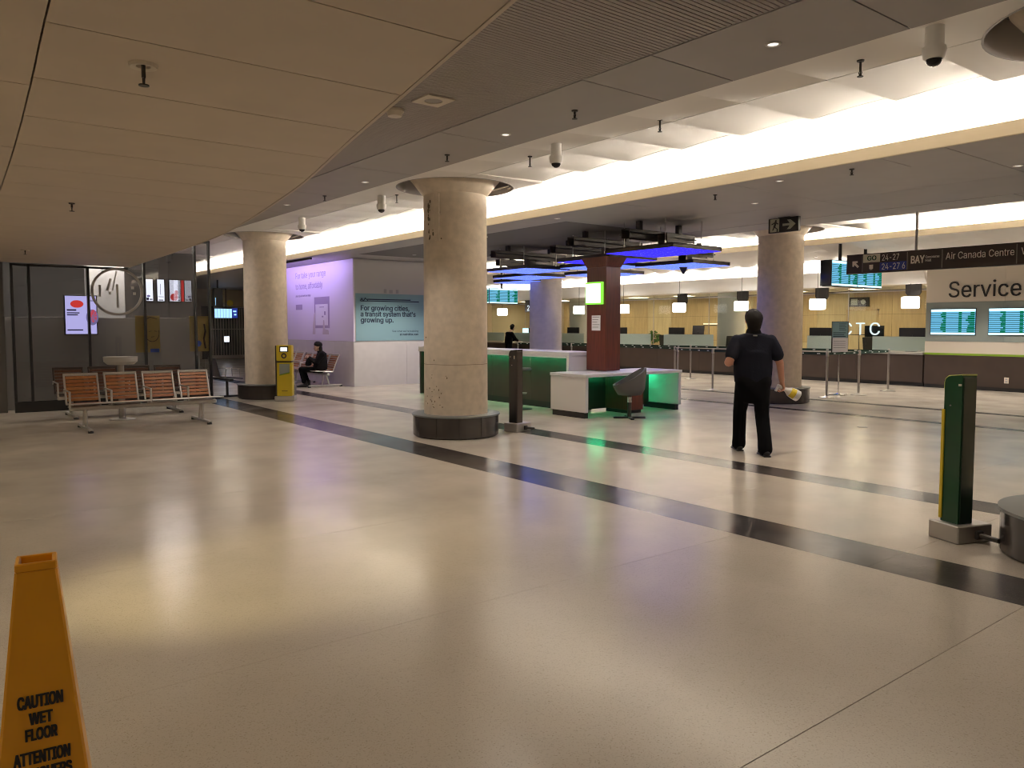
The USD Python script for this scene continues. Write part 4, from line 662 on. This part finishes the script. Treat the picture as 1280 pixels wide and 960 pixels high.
def downspot(t, k=1.0):
    l = UsdLux.SphereLight.Define(stage, str(t.GetPath()) + '/light'); l.CreateRadiusAttr(.03); l.CreateIntensityAttr(L_DOWN * k); l.CreateColorAttr(Gf.Vec3f(1., .9, .8)); l.CreateNormalizeAttr(True)
    s_ = UsdLux.ShapingAPI.Apply(l.GetPrim()); s_.CreateShapingConeAngleAttr(62.0); s_.CreateShapingConeSoftnessAttr(.6); l.AddTranslateOp().Set(Gf.Vec3d(0, 0, -.045))
for x, y, lab in ((-2.9, 4.30, 'small lit downlight on the grey ceiling strip, nearest the top right corner'), (-5.72, 4.38, 'small lit downlight on the grey ceiling strip right of the centre column'), (-8.62, 4.46, 'small lit downlight on the grey ceiling strip left of the centre column'), (-10.9, 4.40, 'small lit downlight on the grey ceiling strip, farthest left'), (-6.7, 9.57, 'small lit downlight on the far grey ceiling left of the exit sign'), (-5.5, 8.34, 'small lit downlight on the far grey ceiling above the exit sign'), (-16.6, 9.9, 'small lit downlight on the far grey ceiling in front of the corner wall'), (-9.6, 8.4, 'small added downlight on the far grey ceiling behind the top of the centre column'), (-12.4, 9.0, 'small added downlight on the far grey ceiling above the bar counter'), (-3.4, 9.6, 'small added downlight on the far grey ceiling at the right')):  # lights at the column top, bar and far right are added fill
    k_ = 1.0 if y < 6 else (1.3 if x > -15 else 4.0)
    t = thing('downlight', lab, 'downlight', (x, y, ZC)); obj('ring', lathe([(.032, .0), (.05, .0), (.048, -.006), (.034, -.006)], 28), 'white_paint', t); obj('lens', lathe([(0, -.001), (.033, -.001), (.033, .0), (0, .0)], 24), 'down_lens', t); downspot(t, k_)
for x in (-4.0, -7.4, -11.0, -15.0, -19.5):  # row mostly added to brighten the service wall
    t = thing('downlight', 'small downlight in the sail ceiling, row mostly added to brighten the service wall', 'downlight', (x, 18.35, 3.325), 0, 'downlights before the ticket counter'); obj('can', rod((0, 0, -.02), (0, 0, .07), .05, 20), 'white_paint', t); obj('lens', lathe([(0, -.023), (.04, -.023), (.04, -.020), (0, -.020)], 24), 'down_lens', t); downspot(t, 4.5)
t = thing('smoke_detector', 'round cream smoke detector beside the curved ceiling edge', 'smoke detector', (-5.62, 3.18, ZC)); obj('base', lathe([(0, 0), (.075, 0), (.075, -.02), (0, -.02)], 28), 'ivory_plastic', t); obj('cover', lathe([(0, -.02), (.068, -.02), (.055, -.055), (0, -.06)], 28), 'ivory_plastic', t, smooth=40)
t = thing('ceiling_speaker', 'square pale ceiling speaker with a round grille on the ribbed ceiling', 'speaker', (-5.2, 3.28, ZC)); obj('frame', prism(sbox(-.12, -.12, .12, .12).difference(Point(0, 0).buffer(.07, 20)), -.012, .0), 'ivory_plastic', t); obj('grille', lathe([(0, -.006), (.072, -.006), (.072, .0), (0, .0)], 28), 'rib', t)
# ================================================================== PEOPLE
MF = manifold3d.Manifold
def ball(c, r, n=20):
    r = (r, r, r) if np.ndim(r) == 0 else r
    return MF.sphere(1.0, n).scale([float(q) for q in r]).translate([float(q) for q in c])
def hull(*b): return MF.batch_hull(list(b))
def bone(a, ra, b, rb): return hull(ball(a, ra), ball(b, rb))
def chain(pts): return [bone(a, ra, b, rb) for (a, ra), (b, rb) in zip(pts[:-1], pts[1:])]
def weld(parts, step=.025, it=8):
    m = MF.batch_boolean(parts, manifold3d.OpType.Add).refine_to_length(step).to_mesh()
    t = trimesh.Trimesh(m.vert_properties[:, :3], m.tri_verts, process=True)
    trimesh.smoothing.filter_taubin(t, lamb=.5, nu=.53, iterations=it); return t
def head_parts(c, yaw=0, s=1.0, pitch=0):
    """Skull, jaw, nose, ears about the head centre c; the face looks along +y turned by yaw."""
    a = math.radians(yaw); R = lambda x, y, z: (c[0] + s * (x * math.cos(a) - y * math.sin(a)), c[1] + s * (x * math.sin(a) + y * math.cos(a)), c[2] + s * (z + pitch * y))
    return [hull(ball(R(0, -.015, .03), .085 * s), ball(R(0, .03, .03), .075 * s), ball(R(0, .05, -.07), .042 * s)), bone(R(0, .088, .01), .010 * s, R(0, .108, -.025), .014 * s), ball(R(.082, 0, 0), (.014 * s, .022 * s, .03 * s)), ball(R(-.082, 0, 0), (.014 * s, .022 * s, .03 * s))], R
def face_bits(R, parent, s=1.0):
    obj('eye', cat_([ell(R(q * .032, .088, .012), (.012 * s,) * 3, 1) for q in (-1, 1)]), 'ivory_plastic', parent); obj('pupil', cat_([ell(R(q * .032, .099, .012), (.005 * s,) * 3, 1) for q in (-1, 1)]), 'black', parent)
    obj('mouth', cat_([rod(R(-.022, .092, -.062), R(.022, .092, -.062), .005 * s, 6)]), 'wood_red', parent); obj('eyebrow', cat_([rod(R(q * .016, .094, .036), R(q * .046, .086, .038), .004 * s, 5) for q in (-1, 1)]), 'hair', parent)
def hand(wrist, d, side, up, curl=.6, s=1.0):
    """Palm, four fingers and a thumb from the wrist along d; side points to the thumb, up is the back of the hand."""
    w_, d, side, up = map(lambda q: np.array(q, float), (wrist, d, side, up)); d /= np.linalg.norm(d); side -= d * (side @ d); side /= np.linalg.norm(side); up = np.cross(side, d) * (1 if np.cross(side, d) @ up > 0 else -1)
    out = [hull(ball(w_, .026 * s), ball(w_ + d * .085 * s + side * .028 * s, .015 * s), ball(w_ + d * .080 * s - side * .030 * s, .014 * s))]
    for k, (o, L) in enumerate(((.030, .070), (.010, .080), (-.011, .074), (-.031, .058))):
        p0 = w_ + d * .085 * s + side * o * s; a1, a2, a3 = curl * .6, curl * 1.5, curl * 2.3
        p1 = p0 + (d * math.cos(a1) - up * math.sin(a1)) * L * .45 * s; p2 = p1 + (d * math.cos(a2) - up * math.sin(a2)) * L * .33 * s; p3 = p2 + (d * math.cos(a3) - up * math.sin(a3)) * L * .26 * s
        out += chain([(p0, .0095 * s), (p1, .0088 * s), (p2, .0082 * s), (p3, .0075 * s)])
    q0 = w_ + d * .025 * s + side * .022 * s; q1 = q0 + (side * .8 + d * .6) * .034 * s; q2 = q1 + (d * .85 + side * .25 - up * .45 * curl) * .032 * s; q3 = q2 + (d * .8 - up * .6 * curl) * .022 * s
    return out + chain([(q0, .014 * s), (q1, .0115 * s), (q2, .010 * s), (q3, .0085 * s)])
# ---- walking man, seen from behind
man = thing('person', 'person in a navy short sleeved top and black trousers walking away, holding a white bottle', 'person', (-5.68, 8.145, 0), 52.1)
hc_, hR = head_parts((0, .035, 1.615), 4, 1.05)
LS, RS = (-.185, .0, 1.365), (.185, 0, 1.365); LE, RE = (-.318, -.065, 1.115), (.312, -.03, 1.110); LW, RW = (-.20, .20, 1.10), (.372, .06, .880)
Lh, Rh, Lk, Rk, La, Ra = (-.10, 0, .90), (.10, 0, .90), (-.105, .17, .50), (.100, -.05, .49), (-.092, .235, .095), (.088, -.245, .095)
body = hc_ + [bone((0, .01, 1.42), .062, (0, .03, 1.56), .058), hull(ball((0, .01, 1.36), (.15, .06, .05)), ball((0, .01, 1.15), (.19, .10, .10))), hull(ball((0, .01, 1.15), (.19, .115, .10)), ball((0, 0, .93), (.175, .11, .08)))]
body += chain([(LS, .05), (LE, .052), (LW, .030)]) + chain([(RS, .05), (RE, .046), (RW, .031)])
body += chain([(Lh, .085), (Lk, .058), (La, .042)]) + chain([(Rh, .085), (Rk, .058), (Ra, .042)])
body += hand(LW, (.5, .8, .05), (.2, .2, 1), (-.8, .4, 0), .5) + hand(RW, (.16, .06, -1), (-.3, 1, .1), (1, .2, .2), .85)
obj('body', weld(body, .018), 'skin', man, smooth=True); face_bits(hR, man, 1.05)
hair = weld([hull(ball(hR(0, -.022, .030), .107), ball(hR(0, .012, .055), .096)), hull(ball(hR(0, -.035, .02), .100), ball(hR(0, -.035, -.065), .078))], .02, 4); obj('hair', hair, 'hair', man, smooth=True)
shirt = [hull(ball((0, .0, 1.44), (.12, .075, .045)), ball((-.20, 0, 1.385), (.065, .075, .055)), ball((.20, 0, 1.385), (.065, .075, .055)), ball((0, .01, 1.20), (.232, .140, .09))), hull(ball((0, .01, 1.22), (.232, .145, .10)), ball((0, .015, 1.03), (.236, .158, .10))), hull(ball((0, .015, 1.03), (.236, .158, .10)), ball((0, .01, .875), (.222, .148, .025)))]
for sh_, el2, g in ((LS, LE, -1), (RS, RE, 1)): shirt += chain([((g * .205, 0, 1.375), .075), ((g * .255, -.022, 1.27), .078), ((g * .274, -.034, 1.205), .080)])
obj('top', weld(shirt, .02), 'navy', man, smooth=True)
obj('collar', weld([hull(ball((0, .01, 1.46), (.098, .080, .030)), ball((0, .02, 1.515), (.078, .076, .020)))], .02, 3), 'coat_black', man, smooth=True); obj('neck_tag', bx(-.034, .012, -.102, -.078, 1.432, 1.446, .002), 'steel_soft', man)
tr_ = [hull(ball((0, 0, .93), (.205, .140, .05)), ball(Lh, .115), ball(Rh, .115)), hull(ball((-.1, -.02, .88), .118), ball((.1, -.02, .88), .118), ball((-.075, .05, .70), .095), ball((.075, -.03, .70), .095))] + chain([(Lh, .112), (Lk, .082), ((-.095, .215, .20), .078), ((-.093, .23, .085), .083)]) + chain([(Rh, .112), (Rk, .084), ((.09, -.20, .20), .080), ((.088, -.235, .085), .085)])
obj('trousers', weld(tr_, .022), 'trousers', man, smooth=True)
for (x, y) in ((-.093, .27), (.09, -.205)):
    obj('shoe', weld([hull(ball((x, y - .08, .04), (.04, .045, .04)), ball((x, y + .03, .045), (.045, .07, .045)), ball((x, y + .13, .03), (.042, .05, .028)))], .02, 4), 'shoe', man, smooth=True); obj('sole', bx(x - .042, x + .042, y - .12, y + .175, .0, .016, .006), 'black', man)
# the bottle in the hand, a thing of its own
hp = np.array([-5.68, 8.145, 0]) + rt * .385 + fw * .062 + np.array([0, 0, .795])
bt = thing('spray_bottle', 'white plastic bottle with a yellow label, held low by the walking person', 'bottle', hp, 52.1)
def tl(m): return T(m, ry=118)
obj('bottle', tl(lathe([(0, -.015), (.020, -.015), (.020, .015), (.030, .05), (.060, .10), (.068, .16), (.068, .215), (.060, .225), (0, .225)], 28)), 'white_lam', bt, smooth=40); obj('label', tl(lathe([(.0610, .095), (.0695, .158), (.0695, .16), (.066, .16), (.058, .10)], 12, a0=-2.6, a1=-.4)), 'yellow', bt)
obj('trigger_head', cat_([tl(lathe([(0, -.075), (.016, -.075), (.022, -.05), (.022, -.012), (0, -.012)], 16)), tl(bx(-.012, .075, -.012, .012, -.075, -.045, .004)), tl(bx(.03, .042, -.008, .008, -.05, .005, .003))]), 'paper', bt)
# ---- seated person
sp = thing('person', 'person in black coat and knitted hat sitting on the bench, looking at a phone', 'person', (-18.78, 8.40, 0), -26)
UsdGeom.Xformable(sp).AddScaleOp().Set(Gf.Vec3f(1.06, 1.0, .875))
# local frame: faces -y ; built facing +y and turned
def flip(m): return T(m, rz=180)
hs, hsR = head_parts((0, .06, 1.165), 0, .98, -.25)
LSs, RSs, LEs, REs, LWs, RWs = (-.17, -.04, .96), (.17, -.04, .96), (-.21, .10, .72), (.21, .10, .72), (-.06, .30, .86), (.06, .31, .86)
Lhs, Rhs, Lks, Rks, Las, Ras = (-.09, 0, .50), (.09, 0, .50), (-.10, .47, .53), (.09, .45, .50), (-.05, .40, .11), (.09, .33, .10)
b_ = hs + [bone((0, -.02, 1.0), .05, (0, .03, 1.10), .048), hull(ball((0, -.03, .95), (.15, .09, .06)), ball((0, 0, .55), (.15, .11, .08)))] + chain([(LSs, .05), (LEs, .042), (LWs, .027)]) + chain([(RSs, .05), (REs, .042), (RWs, .027)]) + chain([(Lhs, .08), (Lks, .055), (Las, .04)]) + chain([(Rhs, .08), (Rks, .055), (Ras, .04)])
b_ += hand(LWs, (.35, .55, .35), (.2, -.2, 1), (-.5, 0, .6), .7, .9) + hand(RWs, (-.35, .55, .35), (-.2, -.2, 1), (.5, 0, .6), .7, .9)
obj('body', flip(weld(b_, .02)), 'skin_pale', sp, smooth=True)
fb = lambda x, y, z: tuple(np.array(hsR(x, y, z)) * [-1, -1, 1])
face_bits(fb, sp, .98)
ct = [hull(ball((0, -.03, .97), (.17, .12, .06)), ball((0, -.01, .75), (.20, .16, .12))), hull(ball((0, -.01, .75), (.20, .16, .12)), ball((0, .02, .54), (.21, .19, .09)))] + chain([(LSs, .085), (LEs, .072), ((-.085, .26, .84), .050)]) + chain([(RSs, .085), (REs, .072), ((.085, .27, .84), .050)]) + [hull(ball((0, .0, 1.03), (.085, .085, .04)), ball((0, -.03, .97), (.13, .10, .04)))]
obj('coat', flip(weld(ct, .025)), 'coat_black', sp, smooth=True)
ht = [hull(ball(hsR(0, -.015, .065), .098), ball(hsR(0, .01, .085), .090)), hull(ball(hsR(0, -.06, -.03), (.088, .05, .06)), ball(hsR(0, -.07, -.14), (.085, .04, .07)))]
obj('knitted_hat', flip(weld(ht, .022, 4)), 'hair', sp, smooth=True)
obj('trousers', flip(weld(chain([(Lhs, .10), (Lks, .075), ((-.055, .41, .16), .062)]) + chain([(Rhs, .10), (Rks, .075), ((.09, .34, .15), .062)]), .025)), 'trousers', sp, smooth=True)
for (x, y, z) in ((-.05, .47, .0), (.09, .40, .0)): obj('boot', flip(weld([hull(ball((x, y - .10, .05), (.045, .05, .05)), ball((x, y, .045), (.045, .06, .045)), ball((x, y + .09, .03), (.04, .045, .028))), bone((x, y - .09, .06), .05, (x, y - .085, .17), .052)], .025, 3)), 'shoe', sp, smooth=True)
ph = thing('phone', 'dark phone held in front of the seated person', 'phone', np.array([-18.78, 8.40, .825]) + np.array([math.sin(math.radians(-26)), -math.cos(math.radians(-26)), 0]) * .375, -26)
obj('case', T(bx(-.036, .036, -.005, .005, -.075, .075, .004), rx=-25), 'black', ph); obj('screen', T(bx(-.032, .032, .004, .0065, -.068, .068), rx=-25), 'monitor_blue', ph)
bg = thing('bag', 'black bag on the lap of the seated person', 'bag', np.array([-18.78, 8.40, .54]) + np.array([math.sin(math.radians(-26)), -math.cos(math.radians(-26)), 0]) * .30, -26)
obj('pouch', weld([hull(ball((-.12, 0, .05), (.06, .08, .05)), ball((.12, 0, .05), (.06, .08, .05)), ball((0, 0, .14), (.13, .06, .05)))], .03, 4), 'coat_black', bg, smooth=True); obj('strap', tube([(-.1, -.03, .15), (-.05, -.03, .22), (.05, -.03, .22), (.1, -.03, .15)], .009), 'black', bg)
# ---- clerk behind the far end of the counter
ck_ = thing('person', 'person in dark clothes at the far end of the ticket counter, above the bar', 'person', (-25.95, 20.05, 0), -8)
hk, hkR = head_parts((0, .16, 1.50), 20, 1.0, -.2)
bk = hk + [bone((0, .02, 1.30), .055, (0, .12, 1.43), .052), hull(ball((0, 0, 1.24), (.16, .10, .07)), ball((0, -.03, .92), (.17, .12, .08)))] + chain([((-.19, .02, 1.24), .055), ((-.25, .16, 1.02), .045), ((-.12, .36, .95), .03)]) + chain([((.19, .02, 1.24), .055), ((.25, .16, 1.02), .045), ((.12, .36, .95), .03)]) + chain([((-.09, -.03, .9), .09), ((-.1, -.02, .5), .065), ((-.1, -.03, .08), .05)]) + chain([((.09, -.03, .9), .09), ((.1, -.02, .5), .065), ((.1, -.03, .08), .05)])
bk += hand((-.12, .36, .95), (.2, .9, -.1), (1, 0, .2), (0, .1, 1), .3, .95) + hand((.12, .36, .95), (-.2, .9, -.1), (-1, 0, .2), (0, .1, 1), .3, .95)
obj('body', weld(bk, .03), 'skin_pale', ck_, smooth=True); face_bits(hkR, ck_)
obj('hair', weld([hull(ball(hkR(0, -.02, .04), .096), ball(hkR(0, .01, .07), .085)), ball(hkR(0, -.05, -.04), .07)], .03, 4), 'hair', ck_, smooth=True)
obj('jacket', weld([hull(ball((0, .01, 1.27), (.18, .12, .06)), ball((0, -.01, 1.1), (.21, .15, .1))), hull(ball((0, -.01, 1.1), (.21, .15, .1)), ball((0, -.03, .86), (.21, .15, .05)))] + chain([((-.19, .02, 1.24), .085), ((-.25, .16, 1.02), .07), ((-.15, .32, .96), .05)]) + chain([((.19, .02, 1.24), .085), ((.25, .16, 1.02), .07), ((.15, .32, .96), .05)]), .03), 'coat_black', ck_, smooth=True)
obj('trousers', weld([hull(ball((-.09, -.03, .88), .12), ball((.09, -.03, .88), .12))] + chain([((-.09, -.03, .9), .11), ((-.1, -.02, .5), .085), ((-.1, -.03, .1), .07)]) + chain([((.09, -.03, .9), .11), ((.1, -.02, .5), .085), ((.1, -.03, .1), .07)]), .035), 'trousers', ck_, smooth=True)
for x in (-.1, .1): obj('shoe', weld([hull(ball((x, -.08, .04), (.04, .045, .04)), ball((x, .1, .03), (.042, .07, .03)))], .03, 3), 'shoe', ck_, smooth=True)
monitor(-26.0, 21.0, 'small lit monitor on the counter beside the far leaning person', .22, .24, .881, 0, 'scr_white')
# ================================================================== LAMPS outside the frame, washers and added fills
def spot(label, loc, target, power, color, cone=38, r=.05):
    t = thing('spotlight', label, 'lamp', loc)
    d = np.array(target, float) - np.array(loc); d /= np.linalg.norm(d)
    obj('canopy', lathe([(0, .0), (.05, .0), (.05, .03), (0, .03)], 16, (0, 0, ZL - loc[2] - .031)), 'white_paint', t); obj('can', rod(-d * .16, -d * .02, .06, 18), 'white_paint', t); obj('stem', rod((0, 0, 0) - d * .1, (0, 0, ZL - loc[2] - .01), .012, 8), 'white_paint', t)
    l = UsdLux.SphereLight.Define(stage, str(t.GetPath()) + '/light'); l.CreateRadiusAttr(r); l.CreateIntensityAttr(power); l.CreateColorAttr(Gf.Vec3f(*color)); l.CreateNormalizeAttr(True)
    s = UsdLux.ShapingAPI.Apply(l.GetPrim()); s.CreateShapingConeAngleAttr(cone); s.CreateShapingConeSoftnessAttr(.8)
    z = -d; x = np.cross([0, 0, 1.], z); x /= np.linalg.norm(x); y = np.cross(z, x)
    l.AddTransformOp().Set(Gf.Matrix4d(*x, 0, *y, 0, *z, 0, *(d * .03), 1))
spot('warm ceiling spotlight behind the viewer, aimed at the floor at the lower left', (-4.4, -1.0, 2.45), (-4.85, 1.75, 0), L_SPOT, (1., .83, .42), 20, .10)
t = thing('violet_washer', 'violet wall washer lamp under the corridor ceiling in front of the mural', 'lamp', (-20.9, 8.2, 3.24)); obj('housing', bx(-2.1, 2.1, -.04, .02, .0, .049, .004), 'dark_metal', t)
l = UsdLux.RectLight.Define(stage, str(t.GetPath()) + '/light'); l.CreateWidthAttr(4.0); l.CreateHeightAttr(.08); l.CreateIntensityAttr(L_VIOLET); l.CreateColorAttr(Gf.Vec3f(.58, .42, 1.)); l.AddTranslateOp().Set(Gf.Vec3d(0, .035, .01)); l.AddRotateXOp().Set(62.0)

EM('rear_glow', (1., .87, .66), L_REAR); EM('rear_glow_dim', (1., .87, .70), L_REAR * .36); EM('shop_glow', (1., .9, .8), L_SHOP)
for i, x in enumerate((-14.6, -11.0, -7.4, -3.8, -.2, 3.2)):  # unseen fill panels, added to brighten the left floor and the cone
    t = thing('ceiling_light', 'unseen warm fill panel added in the low ceiling behind the viewer', 'lamp', (x, -1.45, ZL), 0, 'added warm fill panels behind the viewer'); obj('frame', cat_([bx(-.33, .33, -.33, -.30, -.014, -.0005), bx(-.33, .33, .30, .33, -.014, -.0005), bx(-.33, -.30, -.3, .3, -.014, -.0005), bx(.30, .33, -.3, .3, -.014, -.0005)]), 'white_paint', t); obj('diffuser', bx(-.30, .30, -.30, .30, -.010, -.0005), 'rear_glow' if x < -3 else 'rear_glow_dim', t)
t = thing('shop_light', 'linear fill light added inside the dark shop', 'lamp', (-16.85, 3.2, ZC)); obj('tube', bx(-.03, .03, -1.4, 1.4, -.03, -.005), 'shop_glow', t); obj('housing', bx(-.07, .07, -1.45, 1.45, -.005, .0), 'black', t)  # fill tube added to light the partition behind the glass
